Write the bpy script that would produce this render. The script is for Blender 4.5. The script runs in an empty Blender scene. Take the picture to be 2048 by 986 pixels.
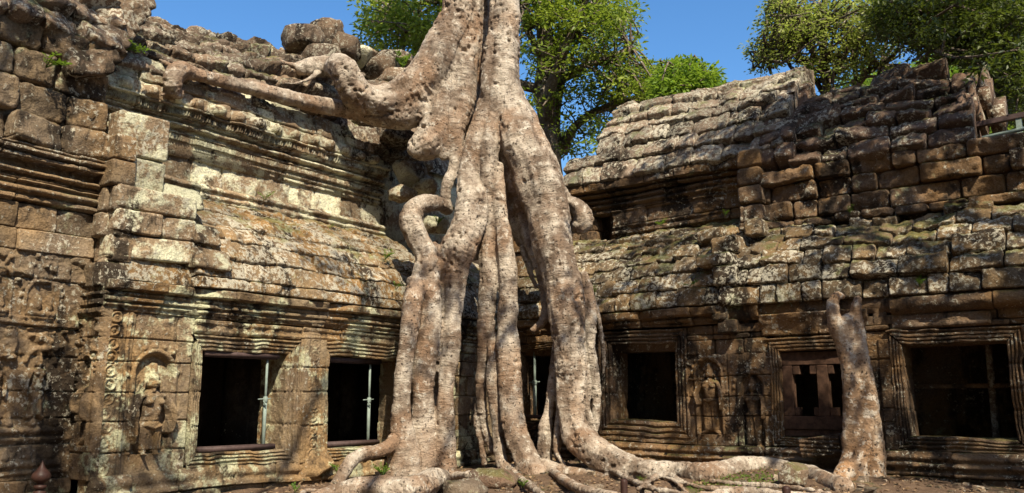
import bpy, math, random
import numpy as np
random.seed(7); RNG = np.random.default_rng(11)
sc = bpy.context.scene
C = sc.collection
R = math.radians

# ---------------------------------------------------------------- camera
F = 1700.0; PITCH = R(10.2); AZ = R(36.6)
CAM = np.array([9.23, -12.08, 1.45])
cd = bpy.data.cameras.new('camera'); cam = bpy.data.objects.new('camera', cd); C.objects.link(cam)
cd.sensor_width = 36; cd.lens = 36 * F / 2048; cd.clip_end = 3000
cam.location = CAM; cam.rotation_euler = (R(90) + PITCH, 0, AZ)
sc.camera = cam

# ---------------------------------------------------------------- world, sun, exposure
SUN_EL = R(47.5); SX, SY = 0.815, -0.58
w = bpy.data.worlds.new('World'); sc.world = w; w.use_nodes = True
nt = w.node_tree; bg = nt.nodes['Background']
sky = nt.nodes.new('ShaderNodeTexSky'); sky.sky_type = 'NISHITA'; sky.sun_disc = False
sky.sun_elevation = SUN_EL; sky.sun_rotation = math.atan2(SX, SY)
sky.air_density = 1.0; sky.dust_density = 1.2; sky.ozone_density = 3.0
hs = nt.nodes.new('ShaderNodeHueSaturation'); hs.inputs['Saturation'].default_value = 1.25
nt.links.new(sky.outputs[0], hs.inputs['Color']); nt.links.new(hs.outputs[0], bg.inputs[0]); bg.inputs[1].default_value = 0.12
sl = bpy.data.lights.new('sun', 'SUN'); sl.energy = 5.0; sl.angle = R(0.5); sl.color = (1.0, 0.91, 0.72)
so = bpy.data.objects.new('sun', sl); C.objects.link(so)
ce = math.cos(SUN_EL)
from mathutils import Vector, Matrix
so.rotation_euler = Vector((SX * ce, SY * ce, math.sin(SUN_EL))).to_track_quat('Z', 'Y').to_euler()
sc.view_settings.view_transform = 'Standard'; sc.view_settings.look = 'None'
sc.view_settings.exposure = 0.82; sc.view_settings.gamma = 1.0

# ---------------------------------------------------------------- geometry of the lens: a pixel of the photo as a ray
def ray(x, y):
    X = (x - 1024) / F; Y = (493 - y) / F
    f = math.cos(PITCH) - Y * math.sin(PITCH); u = math.sin(PITCH) + Y * math.cos(PITCH)
    return np.array([X * math.cos(AZ) - f * math.sin(AZ), X * math.sin(AZ) + f * math.cos(AZ), u])
def at(x, y, spec):
    r = ray(x, y)
    if isinstance(spec, tuple):
        k = 'xyz'.index(spec[0]); t = (spec[1] - CAM[k]) / r[k]
    else: t = spec
    return CAM + t * r, t

# ---------------------------------------------------------------- numpy noise
def _h(i, j, k, s):
    n = (i * 374761393 + j * 668265263 + k * 2147483647 + s * 974634777) & 0xFFFFFFFF
    n = ((n ^ (n >> 13)) * 1274126177) & 0xFFFFFFFF
    n = ((n ^ (n >> 16)) * 2246822519) & 0xFFFFFFFF
    return ((n ^ (n >> 15)) & 0xFFFFFF) / float(0xFFFFFF)
def noise(P, f=1.0, seed=0):
    P = np.asarray(P, float) * f
    i = np.floor(P).astype(np.int64); t = P - i; t = t * t * (3 - 2 * t)
    x, y, z = i[..., 0], i[..., 1], i[..., 2]; a, b, c = t[..., 0], t[..., 1], t[..., 2]
    def L(p, q, u): return p + (q - p) * u
    g = lambda dx, dy, dz: _h(x + dx, y + dy, z + dz, seed)
    return 2 * L(L(L(g(0,0,0), g(1,0,0), a), L(g(0,1,0), g(1,1,0), a), b),
                 L(L(g(0,0,1), g(1,0,1), a), L(g(0,1,1), g(1,1,1), a), b), c) - 1
def fbm(P, f, o=3, seed=0):
    s = 0; a = 1; n = 0
    for q in range(o):
        s = s + a * noise(P, f, seed + q * 17); n += a; a *= .5; f *= 2.03
    return s / n
def sm(e0, e1, x):
    t = np.clip((x - e0) / (e1 - e0), 0, 1); return t * t * (3 - 2 * t)

# ---------------------------------------------------------------- mesh collector
class MB:
    def __init__(s): s.v = []; s.f = []; s.n = 0; s.t = []; s.tri = []
    def grid(s, P, tone=0.0, flip=False):
        n, m = P.shape[:2]; s.v.append(P.reshape(-1, 3))
        idx = np.arange(n * m).reshape(n, m) + s.n
        q = np.stack([idx[:-1, :-1], idx[1:, :-1], idx[1:, 1:], idx[:-1, 1:]], -1).reshape(-1, 4)
        if flip: q = q[:, ::-1]
        s.f.append(q); s.n += n * m
        s.t.append(np.broadcast_to(np.asarray(tone, float).reshape(-1) if np.ndim(tone) else np.full(1, tone), (n * m,)).copy())
    def quads(s, V, Q, tone=0.0):
        V = np.asarray(V, float); s.v.append(V); s.f.append(np.asarray(Q) + s.n); s.n += len(V)
        s.t.append(np.broadcast_to(np.asarray(tone, float), (len(V),)).copy())
    def box(s, a, b, tone=0.0):
        (x0, y0, z0), (x1, y1, z1) = np.minimum(a, b), np.maximum(a, b)
        V = [(x, y, z) for z in (z0, z1) for (x, y) in ((x0,y0),(x1,y0),(x1,y1),(x0,y1))]
        s.quads(V, [(3,2,1,0),(4,5,6,7),(0,1,5,4),(1,2,6,5),(2,3,7,6),(3,0,4,7)], tone)
    def obox(s, c, ax, ay, az, tone=0.0):
        c, ax, ay, az = map(lambda q: np.asarray(q, float), (c, ax, ay, az))
        V = [c + i * ax + j * ay + k * az for k in (-1, 1) for (i, j) in ((-1,-1),(1,-1),(1,1),(-1,1))]
        s.quads(V, [(3,2,1,0),(4,5,6,7),(0,1,5,4),(1,2,6,5),(2,3,7,6),(3,0,4,7)], tone)
    def tube(s, pts, rad, n=10, tone=0.0, cap=True, wob=0.0, seed=0):
        P, Rr, T, U, W = frames(pts, rad)
        a = np.linspace(0, 2 * np.pi, n, endpoint=False)
        ring = P[:, None] + (Rr[:, None, None]) * (U[:, None] * np.cos(a)[None, :, None] + W[:, None] * np.sin(a)[None, :, None])
        if wob: 
            d = ring - P[:, None]; ring = P[:, None] + d * (1 + wob * fbm(ring, 2.5, 2, seed))[..., None]
        k = len(P); V = ring.reshape(-1, 3); idx = np.arange(k * n).reshape(k, n)
        nx = np.roll(idx, -1, 1); Q = np.stack([idx[:-1], nx[:-1], nx[1:], idx[1:]], -1).reshape(-1, 4)
        V = np.vstack([V, P[0] - T[0] * Rr[0] * .5, P[-1] + T[-1] * Rr[-1] * .5])
        s.quads(V, Q, tone)
        if cap:
            b = s.n - len(V)
            for i in range(n):
                j = (i + 1) % n
                s.tri.append((b + j, b + i, b + k * n)); s.tri.append((b + (k-1)*n + i, b + (k-1)*n + j, b + k * n + 1))
    def build(s, name, mat, parent=None, smooth=True):
        V = np.vstack(s.v); Q = np.vstack(s.f); me = bpy.data.meshes.new(name)
        T = np.array(s.tri, int).reshape(-1, 3)
        me.vertices.add(len(V)); me.vertices.foreach_set('co', V.astype(np.float32).ravel())
        nl = len(Q) * 4 + len(T) * 3; me.loops.add(nl)
        me.loops.foreach_set('vertex_index', np.concatenate([Q.ravel(), T.ravel()]).astype(np.int32))
        me.polygons.add(len(Q) + len(T))
        st = np.concatenate([np.arange(len(Q)) * 4, len(Q) * 4 + np.arange(len(T)) * 3]).astype(np.int32)
        me.polygons.foreach_set('loop_start', st)
        me.polygons.foreach_set('use_smooth', np.full(len(st), smooth))
        at_ = me.attributes.new('tone', 'FLOAT', 'POINT'); at_.data.foreach_set('value', np.concatenate(s.t).astype(np.float32))
        me.update(calc_edges=True); me.validate()
        me.materials.append(mat)
        o = bpy.data.objects.new(name, me); C.objects.link(o)
        if parent: o.parent = parent
        return o

def frames(pts, rad, step=None):
    P = np.asarray(pts, float); rad = np.asarray(rad, float)
    T = np.gradient(P, axis=0) if len(P) > 1 else np.array([[0,0,1.]])
    T /= np.linalg.norm(T, axis=1)[:, None] + 1e-9
    up = np.array([.13, .27, .95]) if abs(T[0][2]) < .9 else np.array([1., .1, 0])
    U = []; u = np.cross(T[0], up); u /= np.linalg.norm(u)
    for t in T:
        u = u - t * np.dot(u, t); u /= np.linalg.norm(u) + 1e-9; U.append(u.copy())
    U = np.array(U); W = np.cross(T, U)
    return P, rad, T, U, W
def catmull(pts, step):
    P = np.asarray(pts, float)
    P = np.vstack([2*P[0]-P[1], P, 2*P[-1]-P[-2]]); out = []
    for i in range(1, len(P) - 2):
        a, b, c, d = P[i-1], P[i], P[i+1], P[i+2]
        n = max(2, int(np.linalg.norm((c - b)[:3]) / step))
        for t in np.arange(n) / n:
            out.append(.5 * ((2*b) + (-a+c)*t + (2*a-5*b+4*c-d)*t*t + (-a+3*b-3*c+d)*t**3))
    out.append(P[-2]); return np.array(out)

# ---------------------------------------------------------------- object bookkeeping
def tag(o, label, cat, group=None, kind=None):
    if label: o['label'] = label
    if cat: o['category'] = cat
    if group: o['group'] = group
    if kind: o['kind'] = kind
    return o
def empty(name, loc, label, cat, group=None):
    o = bpy.data.objects.new(name, None); C.objects.link(o); o.location = loc
    o.empty_display_size = .3
    bpy.context.view_layer.update()
    return tag(o, label, cat, group)
def put(ch, root):                       # parent a world-space mesh under an empty
    ch.parent = root; ch.matrix_parent_inverse = Matrix.Translation(-Vector(root.location)); return ch
def put2(ch, part): ch.parent = part; return ch

# ---------------------------------------------------------------- materials
class N:
    def __init__(s, name):
        s.m = bpy.data.materials.new(name); s.m.use_nodes = True; s.t = s.m.node_tree
        s.b = s.t.nodes['Principled BSDF']; s.b.inputs['Specular IOR Level'].default_value = .15
        s.b.inputs['Roughness'].default_value = .9
    def n(s, ty, **k):
        q = s.t.nodes.new(ty)
        for a, v in k.items(): setattr(q, a, v)
        return q
    def l(s, a, b): s.t.links.new(a, b)
    def coord(s, scale=(1,1,1), rot=(0,0,0)):
        g = s.n('ShaderNodeNewGeometry'); m = s.n('ShaderNodeMapping'); m.inputs['Scale'].default_value = scale
        m.inputs['Rotation'].default_value = rot
        s.l(g.outputs['Position'], m.inputs['Vector']); return m.outputs[0]
    def attr(s, name, out='Fac'): q = s.n('ShaderNodeAttribute'); q.attribute_name = name; return q.outputs[out]
    def noise(s, vec, sc_, det=4, rough=.6, dist=0):
        q = s.n('ShaderNodeTexNoise'); q.inputs['Scale'].default_value = sc_; q.inputs['Detail'].default_value = det
        q.inputs['Roughness'].default_value = rough; q.inputs['Distortion'].default_value = dist
        s.l(vec, q.inputs['Vector']); return q.outputs[0]
    def ramp(s, v, a, b, lo=0, hi=1):
        q = s.n('ShaderNodeMapRange'); q.interpolation_type = 'SMOOTHSTEP'
        for i, x in zip(range(1, 5), (a, b, lo, hi)): q.inputs[i].default_value = x
        s.l(v, q.inputs[0]); return q.outputs[0]
    def math(s, op, a, b=None, c=None):
        q = s.n('ShaderNodeMath', operation=op)
        for i, x in enumerate((a, b, c)):
            if x is None: continue
            if isinstance(x, (int, float)): q.inputs[i].default_value = x
            else: s.l(x, q.inputs[i])
        return q.outputs[0]
    def mix(s, f, a, b, bl='MIX'):
        q = s.n('ShaderNodeMix', data_type='RGBA', blend_type=bl)
        for i, x in ((0, f), (6, a), (7, b)):
            if isinstance(x, (int, float)): q.inputs[i].default_value = x
            elif isinstance(x, tuple): q.inputs[i].default_value = (*x, 1)
            else: s.l(x, q.inputs[i])
        return q.outputs[2]
    def bump(s, h, strength, dist, prev=None):
        q = s.n('ShaderNodeBump'); q.inputs['Strength'].default_value = strength; q.inputs['Distance'].default_value = dist
        s.l(h, q.inputs['Height'])
        if prev: s.l(prev, q.inputs['Normal'])
        return q.outputs[0]

def stone(name, base=(.30,.235,.165), base2=(.20,.145,.10), stain=.45, lichen=.5, spots=.5, moss=.5, ochre=.3,
          lcol=(.46,.47,.30), scol=(.032,.024,.018), mcol=(.085,.095,.02), zlo=None):
    k = N(name); p = k.coord(); ps = k.coord((1, 1, .28))
    tone = k.attr('tone')
    n1 = k.noise(p, 1.7, 5); n2 = k.noise(p, 7, 5, .65); n3 = k.noise(ps, 1.9, 5, .62, .4); n4 = k.noise(p, 1.9, 6, .68)
    n5 = k.noise(p, 16, 5, .75); n6 = k.noise(p, .9, 3); n7 = k.noise(p, 45, 3, .7)
    c = k.mix(k.ramp(k.math('ADD', n1, k.math('MULTIPLY', n2, .5)), .6, .95), base, base2)
    c = k.mix(k.ramp(n2, .35, .7, 0, .55), c, k.mix(.5, c, (.34,.27,.21)))
    c = k.mix(k.math('MULTIPLY', k.ramp(n6, .44, .60), ochre), c, (.33,.175,.055))
    st = k.ramp(k.math('ADD', n3, k.math('MULTIPLY', n2, .35)), .84 - .28 * stain, .98 - .28 * stain)
    st = k.math('MULTIPLY', st, .93)
    c = k.mix(st, c, scol)
    th = .86 - .22 * lichen
    li = k.ramp(k.math('ADD', n4, k.math('MULTIPLY', n5, .27)), th - .055, th + .05)
    li = k.math('MULTIPLY', li, .85)
    c = k.mix(li, c, lcol)
    tz = .90 - .2 * spots
    c = k.mix(k.math('MULTIPLY', k.ramp(k.math('ADD', n5, k.math('MULTIPLY', n1, .45)), tz, tz + .05), .8), c, (.50,.46,.37))
    g = k.n('ShaderNodeNewGeometry'); sp = k.n('ShaderNodeSeparateXYZ'); k.l(g.outputs['Normal'], sp.inputs[0])
    up = k.ramp(k.math('ADD', k.math('MULTIPLY', sp.outputs[2], .6), k.math('ADD', k.math('MULTIPLY', n4, 1.3), k.math('MULTIPLY', n5, .5))), 1.42 - .22 * moss, 1.62 - .22 * moss)
    c = k.mix(k.math('MULTIPLY', up, min(1, .4 + moss * .5)), c, k.mix(n5, mcol, (.125,.125,.035)))
    c = k.mix(1.0, c, k.mix(k.ramp(n7, .3, .7), (.76,.75,.74), (1.22,1.22,1.22)), 'MULTIPLY')
    c = k.mix(k.ramp(n5, .30, .42, .38, 0), c, scol)
    # tone of each block: its own stone, a little lighter or darker
    tv = k.ramp(tone, -1, 1, .42, 1.12)
    hv = k.n('ShaderNodeHueSaturation'); k.l(c, hv.inputs['Color']); k.l(tv, hv.inputs['Value'])
    hv.inputs['Saturation'].default_value = 1.07
    k.l(hv.outputs[0], k.b.inputs['Base Color'])
    vo = k.n('ShaderNodeTexVoronoi'); vo.inputs['Scale'].default_value = 26; k.l(p, vo.inputs['Vector'])
    pit = k.ramp(vo.outputs['Distance'], .05, .28)
    b = k.bump(n2, .8, .05); b = k.bump(n5, .9, .03, b); b = k.bump(pit, .35, .012, b); b = k.bump(n7, .8, .010, b)
    k.l(b, k.b.inputs['Normal']); k.b.inputs['Roughness'].default_value = .95
    return k.m

def bark_mat(name, base=(.175,.122,.085), pale=(.47,.395,.315), warm=(.28,.165,.095), attr=True, dark=(.07,.045,.03), patch=.5, wr=1.0):
    k = N(name); p = k.coord()
    v = k.attr('bark', 'Vector') if attr else p
    mp = k.n('ShaderNodeMapping'); mp.inputs['Scale'].default_value = (1, .16, .16); k.l(v, mp.inputs[0])
    w1 = k.noise(mp.outputs[0], 26, 4, .6, .6); w2 = k.noise(mp.outputs[0], 60, 3, .6, .4)
    n1 = k.noise(p, 2.0, 6, .65); n2 = k.noise(p, 8, 6, .7); n3 = k.noise(p, 34, 4, .75); n4 = k.noise(p, 1.1, 3)
    c = k.mix(k.ramp(n1, .38, .62), base, pale)
    c = k.mix(k.math('MULTIPLY', k.ramp(n4, .46, .64), .65), c, warm)
    c = k.mix(k.ramp(k.math('ADD', n2, k.math('MULTIPLY', n3, .4)), .80 - .1*patch, .90 - .1*patch, 0, .6), c, (.64,.58,.49))
    c = k.mix(k.ramp(w1, .52, .72, 0, .32 * wr), c, dark)
    c = k.mix(k.ramp(n3, .56, .66, 0, .8), c, dark)
    c = k.mix(k.ramp(k.noise(p, 15, 4, .6), .60, .68, 0, .75), c, dark)
    st = k.noise(k.coord((1,1,.3)), 1.6, 6, .7)
    c = k.mix(k.ramp(st, .54, .70, 0, .55), c, dark)
    vp = k.n('ShaderNodeTexVoronoi'); vp.inputs['Scale'].default_value = 17; vp.inputs['Randomness'].default_value = 1
    pw = k.n('ShaderNodeVectorMath', operation='ADD'); k.l(p, pw.inputs[0]); nv_ = k.n('ShaderNodeTexNoise'); nv_.inputs['Scale'].default_value = 14; k.l(p, nv_.inputs['Vector'])
    sc2 = k.n('ShaderNodeVectorMath', operation='SCALE'); sc2.inputs['Scale'].default_value = .09; k.l(nv_.outputs['Color'], sc2.inputs[0]); k.l(sc2.outputs[0], pw.inputs[1]); k.l(pw.outputs[0], vp.inputs['Vector'])
    hole = k.math('MULTIPLY', k.ramp(vp.outputs['Distance'], .16, .26, 1, 0), k.ramp(k.noise(p, 1.5, 3), .42, .56))
    c = k.mix(k.math('MULTIPLY', hole, .85), c, (.035,.022,.015))
    k.l(c, k.b.inputs['Base Color'])
    vo = k.n('ShaderNodeTexVoronoi'); vo.inputs['Scale'].default_value = 20; k.l(p, vo.inputs['Vector'])
    b = k.bump(n2, .9, .045); b = k.bump(k.math('SUBTRACT', 1.0, hole), .8, .03, b); b = k.bump(w1, .8 * wr, .025, b); b = k.bump(w2, .6 * wr, .010, b); b = k.bump(n3, .9, .018, b)
    b = k.bump(k.ramp(vo.outputs['Distance'], .05, .25), .35, .012, b)
    k.l(b, k.b.inputs['Normal']); k.b.inputs['Roughness'].default_value = .8; k.b.inputs['Specular IOR Level'].default_value = .25
    return k.m

def leaf_mat(name, a=(.045,.085,.012), b=(.12,.17,.02), trans=.45):
    k = N(name); tone = k.attr('tone')
    c = k.mix(k.ramp(tone, 0, 1), a, b)
    d = k.b; k.l(c, d.inputs['Base Color']); d.inputs['Roughness'].default_value = .5; d.inputs['Specular IOR Level'].default_value = .4
    t = k.n('ShaderNodeBsdfTranslucent'); k.l(k.mix(.4, c, (.22,.30,.02)), t.inputs[0])
    mx = k.n('ShaderNodeMixShader'); mx.inputs[0].default_value = trans
    k.l(d.outputs[0], mx.inputs[1]); k.l(t.outputs[0], mx.inputs[2])
    k.l(mx.outputs[0], k.t.nodes['Material Output'].inputs['Surface']); return k.m

def plain(name, col, rough=.7, metal=0.0, bumps=.3, var=.35):
    k = N(name); p = k.coord(); n = k.noise(p, 14, 5, .7); n2 = k.noise(p, 70, 3, .7)
    c = k.mix(k.ramp(n, .35, .7), col, tuple(x * (1 - var) for x in col)); k.l(c, k.b.inputs['Base Color'])
    k.b.inputs['Roughness'].default_value = rough; k.b.inputs['Metallic'].default_value = metal
    k.l(k.bump(n2, bumps, .006), k.b.inputs['Normal']); return k.m

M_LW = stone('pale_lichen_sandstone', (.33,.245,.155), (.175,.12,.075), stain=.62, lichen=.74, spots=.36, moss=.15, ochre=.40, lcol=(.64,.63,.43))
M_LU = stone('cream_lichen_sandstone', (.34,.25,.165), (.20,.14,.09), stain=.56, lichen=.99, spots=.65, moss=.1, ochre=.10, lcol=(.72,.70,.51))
M_LR = stone('brown_roof_sandstone', (.21,.155,.115), (.115,.082,.062), stain=.62, lichen=.30, spots=.75, moss=.35, ochre=.12)
M_LV = stone('ochre_vault_sandstone', (.29,.20,.115), (.15,.10,.058), stain=.64, lichen=.44, spots=.92, moss=.35, ochre=.5, mcol=(.13,.11,.02))
M_TW = stone('carved_tower_sandstone', (.26,.195,.13), (.14,.10,.068), stain=.62, lichen=.36, spots=.5, moss=.2, ochre=.25)
M_RK = stone('grey_ground_rock', (.30,.24,.185), (.17,.125,.09), stain=.4, lichen=.2, spots=.5, moss=0, ochre=.1)
M_RW = stone('shade_toned_brown_sandstone', (.20,.13,.08), (.105,.066,.042), stain=.64, lichen=.25, spots=.45, moss=.3, ochre=.3)  # base colours lowered to deepen the right gallery's shade
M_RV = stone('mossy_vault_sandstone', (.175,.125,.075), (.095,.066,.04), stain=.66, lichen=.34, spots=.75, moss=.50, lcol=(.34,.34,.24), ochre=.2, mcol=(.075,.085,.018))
M_RR = stone('grey_brown_roof_sandstone', (.27,.205,.155), (.15,.108,.082), stain=.56, lichen=.38, spots=.9, moss=.3, ochre=.05)
M_RR2 = stone('dark_brown_roof_sandstone', (.145,.095,.072), (.075,.05,.038), stain=.55, lichen=.15, spots=.62, moss=.3, ochre=.1)
M_IN = stone('inner_shade_toned_sandstone', (.055,.035,.024), (.03,.02,.014), stain=.7, lichen=.1, spots=.0, moss=0, ochre=0, lcol=(.08,.055,.04))  # near-black colour carries the shade of the unlit interiors
M_BK = bark_mat('fig_bark')
M_SN = bark_mat('stump_bark', base=(.23,.14,.08), pale=(.46,.34,.235), warm=(.36,.19,.085), patch=.9, wr=.8)
M_LIMB = bark_mat('limb_bark', base=(.10,.075,.055), pale=(.19,.15,.11), warm=(.12,.08,.05), attr=False)
M_METAL = plain('grey_green_paint', (.24,.29,.255), .5, 0, .2, .3)
M_RUST = plain('dull_brown_steel', (.085,.055,.05), .6, 0, .3, .4)
M_WOOD = plain('dark_red_timber', (.085,.045,.028), .8, 0, .8, .6)
M_POST = plain('dark_varnished_wood', (.045,.022,.017), .45, 0, .3, .4)

# ---------------------------------------------------------------- stone block building
LFW = .036
def warp(P):
    a = np.stack([noise(P, .55, 901), noise(P, .55, 902), noise(P, .55, 903)], -1)
    return P + a * LFW * np.array([1, 1, 1.3])
def surf(side, off=0.0, prof=None):
    """side L: wall seen along +y, outward +x; side R: along +x, outward -y. prof: polyline (u,z) by arc length."""
    if prof is not None:
        pr = np.array(prof, float); pr[:, 0] += off
        seg = np.r_[0, np.cumsum(np.linalg.norm(np.diff(pr, axis=0), axis=1))]
        tg = np.gradient(pr, seg, axis=0); tg /= np.linalg.norm(tg, axis=1)[:, None]
        nn = np.stack([tg[:, 1], -tg[:, 0]], 1)
    def f(s, t, w):
        if prof is None: u = off + w; z = t
        else:
            u = np.interp(t, seg, pr[:, 0]) + w * np.interp(t, seg, nn[:, 0])
            z = np.interp(t, seg, pr[:, 1]) + w * np.interp(t, seg, nn[:, 1])
        s = s + 0 * u; z = z + 0 * u
        return np.stack([u, s, z], -1) if side == 'L' else np.stack([s, -u, z], -1)
    f.length = seg[-1] if prof is not None else None
    return f
def edges(n, e):
    return np.unique(np.r_[0, e, np.linspace(e * 1.8, 1 - e * 1.8, max(2, n)), 1 - e, 1])
def block(mb, sf, s0, s1, t0, t1, res=.045, depth=.22, w=0.0, rnd=.022, gap=.006, tilt=(0, 0), rot=0.0, mould=None, tone=0.0,
          rough=.012, pil=0.0, tres=None, seed=0, chip=.5):
    s0 += gap; s1 -= gap; t0 += gap; t1 -= gap
    ds, dt = s1 - s0, t1 - t0
    if ds < .03 or dt < .02: return
    u = edges(int(ds / res), min(.3, rnd * .62 / ds)); v = edges(int(dt / (tres or res)), min(.3, rnd * .62 / dt))
    u = np.r_[u[0], u, u[-1]]; v = np.r_[v[0], v, v[-1]]
    U, V = np.meshgrid(u, v, indexing='ij')
    eu = np.minimum(U, 1 - U) * ds; ev = np.minimum(V, 1 - V) * dt
    e = np.minimum(eu, ev)
    W = w + np.zeros_like(U)
    rnd = rnd * .62
    W -= rnd * .9 * np.clip(1 - e / rnd, 0, 1) ** 2
    W += pil * (1 - (2 * U - 1) ** 2) * (1 - (2 * V - 1) ** 2)
    W += tilt[0] * (U - .5) * ds + tilt[1] * (V - .5) * dt
    S = s0 + U * ds; T = t0 + V * dt
    sh = rnd * .55 * (np.clip(1 - ev / (rnd*1.6), 0, 1)) * np.sign(.5 - U) * (eu < rnd * 1.2)
    S = S + sh; T = T + rnd * .55 * (np.clip(1 - eu / (rnd*1.6), 0, 1)) * np.sign(.5 - V) * (ev < rnd * 1.2)
    if rot:
        cs, ct = (s0 + s1) / 2, (t0 + t1) / 2
        S, T = cs + (S - cs) - rot * (T - ct), ct + (T - ct) + rot * (S - cs)
    P0 = sf(S, T, W); nz = fbm(P0, 5, 3, 31) * rough * 2.4 + fbm(P0, 19, 2, 57) * rough * 1.1
    # worn, chipped edges
    ch = np.clip(fbm(P0, 6, 3, 71) - .10, 0, 1) * np.clip(1 - e / .10, 0, 1) * chip
    W = W + nz - ch * .14
    if mould is not None: W = W + mould(S, T) 
    ring = np.zeros_like(U, bool); ring[0] = ring[-1] = True; ring[:, 0] = ring[:, -1] = True
    P0 = sf(S, T, W)
    PB = sf(S, T, np.full_like(W, min(w, 0) - depth))
    P = np.where(ring[..., None], PB, P0)
    mb.grid(warp(P), tone)

def walling(mb, sf, s0, s1, ts, bw=(.3, .55), holes=(), jit=.012, tiltj=.04, seed=1, tonej=.5, skipf=None, miss=0.0, wf=None, **kw):
    rg = np.random.default_rng(seed)
    for ci in range(len(ts) - 1):
        t0, t1 = ts[ci], ts[ci + 1]; tm = (t0 + t1) / 2
        iv = [(s0, s1)]
        for (a, b, c, d) in holes:
            if c < tm < d:
                nv = []
                for (p, q) in iv:
                    if b <= p or a >= q: nv.append((p, q)); continue
                    if a - p > .04: nv.append((p, a))
                    if q - b > .04: nv.append((b, q))
                iv = nv
        for (p, q) in iv:
            x = p; cut = [p]
            while x < q:
                x += rg.uniform(*bw)
                if q - x < bw[0] * .6: break
                cut.append(x)
            cut.append(q)
            for a, b in zip(cut[:-1], cut[1:]):
                if skipf and skipf((a + b) / 2, tm): continue
                tn = rg.uniform(-1, 1) * tonej; jw = rg.normal() * jit
                ti = (rg.normal() * tiltj, rg.normal() * tiltj)
                if rg.random() < miss: jw -= .12; tn -= .2
                k2 = dict(kw); w0 = k2.pop('w', 0.0) + (wf((a + b) / 2, tm) if wf else 0)
                tl = k2.pop('tilt', (0, 0))
                block(mb, sf, a, b, t0 + rg.normal() * .004, t1, w=w0 + jw, tilt=(ti[0] + tl[0], ti[1] + tl[1]),
                      rot=rg.normal() * k2.pop('rotj', .01), tone=tn, **k2)

def moulding(bands, er=.35):
    """bands: (t0, t1, out). Rounded or square strips, worn in places."""
    def f(S, T):
        h = np.zeros_like(S)
        for b in bands:
            t0, t1, o = b[:3]
            x = (T - t0) / (t1 - t0); m = (x > 0) & (x < 1)
            if len(b) > 3 and b[3] == 'r': g = np.sqrt(np.clip(1 - (2 * x - 1) ** 2, 0, 1))
            elif len(b) > 3 and b[3] == 'c': g = x ** 1.5
            elif len(b) > 3 and b[3] == 'b': g = .78 + .22 * np.clip(np.sin(S * 150) * 1.5, -1, 1)
            else: g = sm(0, .15, x) * sm(0, .15, 1 - x)
            h = np.where(m, h + o * np.nan_to_num(g), h)
        q = np.stack([S * 1.4, T * 1.4, S * 0 + 3], -1)
        wear = 1 - er * sm(-.1, .5, fbm(q, 1.5, 3, 5))
        return h * wear
    return f

# relief drawing: capsules as raised strokes on a panel
def cap(S, T, x0, y0, x1, y1, r0, r1, h):
    dx, dy = x1 - x0, y1 - y0; L2 = dx * dx + dy * dy + 1e-12
    t = np.clip(((S - x0) * dx + (T - y0) * dy) / L2, 0, 1)
    r = r0 + (r1 - r0) * t; d = np.hypot(S - x0 - t * dx, T - y0 - t * dy)
    return h * np.sqrt(np.clip(1 - (d / r) ** 2, 0, 1))
def ringf(S, T, cx, cy, r, wd, h, a0=-9, a1=9):
    d = np.abs(np.hypot(S - cx, T - cy) - r); an = np.arctan2(T - cy, S - cx)
    return h * np.clip(1 - (d / wd) ** 2, 0, 1) * ((an >= a0) & (an <= a1))
def devata(S, T, cx, foot, H, mir=1, worn=.5):
    """standing relief figure with tall crown and long skirt"""
    h = np.zeros_like(S); g = lambda *a: np.maximum(h, cap(S, T, *a))
    x = lambda v: cx + mir * v * H; y = lambda v: foot + v * H; r = lambda v: v * H
    D = .14
    for a in [(0, .86, 0, .91, .052, .050, .9), (0, .93, 0, 1.03, .045, .018, .7), (0, .78, 0, .84, .028, .028, .7),
              (-.085, .755, .085, .755, .038, .038, .8), (-.03, .74, -.02, .60, .070, .052, .9), (.03, .74, .02, .60, .070, .052, .9),
              (-.045, .705, -.045, .70, .044, .044, 1.15), (.045, .705, .045, .70, .044, .044, 1.15),
              (0, .62, 0, .50, .056, .082, .9), (-.04, .48, -.05, .08, .066, .045, .78), (.04, .48, .05, .08, .066, .045, .78),
              (0, .46, 0, .12, .092, .085, .66), (-.10, .75, -.145, .58, .032, .026, .8), (-.145, .58, -.15, .42, .026, .020, .75),
              (-.15, .42, -.14, .36, .022, .018, .7), (.10, .75, .15, .60, .032, .026, .8), (.15, .60, .13, .44, .026, .020, .8),
              (-.06, .05, -.10, .02, .035, .03, .7), (.06, .05, .10, .02, .035, .03, .7), (-.06, .50, 0, .475, .018, .018, 1.0), (.06, .50, 0, .475, .018, .018, 1.0), (.02, .44, .05, .20, .015, .01, .9),
              (-.06, .88, -.075, .80, .018, .014, .5), (.06, .88, .075, .80, .018, .014, .5)]:
        h = g(x(a[0]), y(a[1]), x(a[2]), y(a[3]), r(a[4]), r(a[5]), a[6] * D * H)
    h = np.maximum(h, cap(S, T, x(.008), y(.885), x(.008), y(.865), r(.011), r(.012), D * H * 1.25))   # nose
    h = h - cap(S, T, x(-.02), y(.888), x(-.02), y(.888), r(.011), r(.011), .012) - cap(S, T, x(.024), y(.888), x(.024), y(.888), r(.011), r(.011), .012)
    h = h - cap(S, T, x(-.015), y(.848), x(.018), y(.848), r(.006), r(.006), .008)
    h = h - .012 * H * (np.sin((S - cx) / H * 120) > .5) * (h > .02) * (T < y(.43)) * (T > y(.1))
    return h
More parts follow.
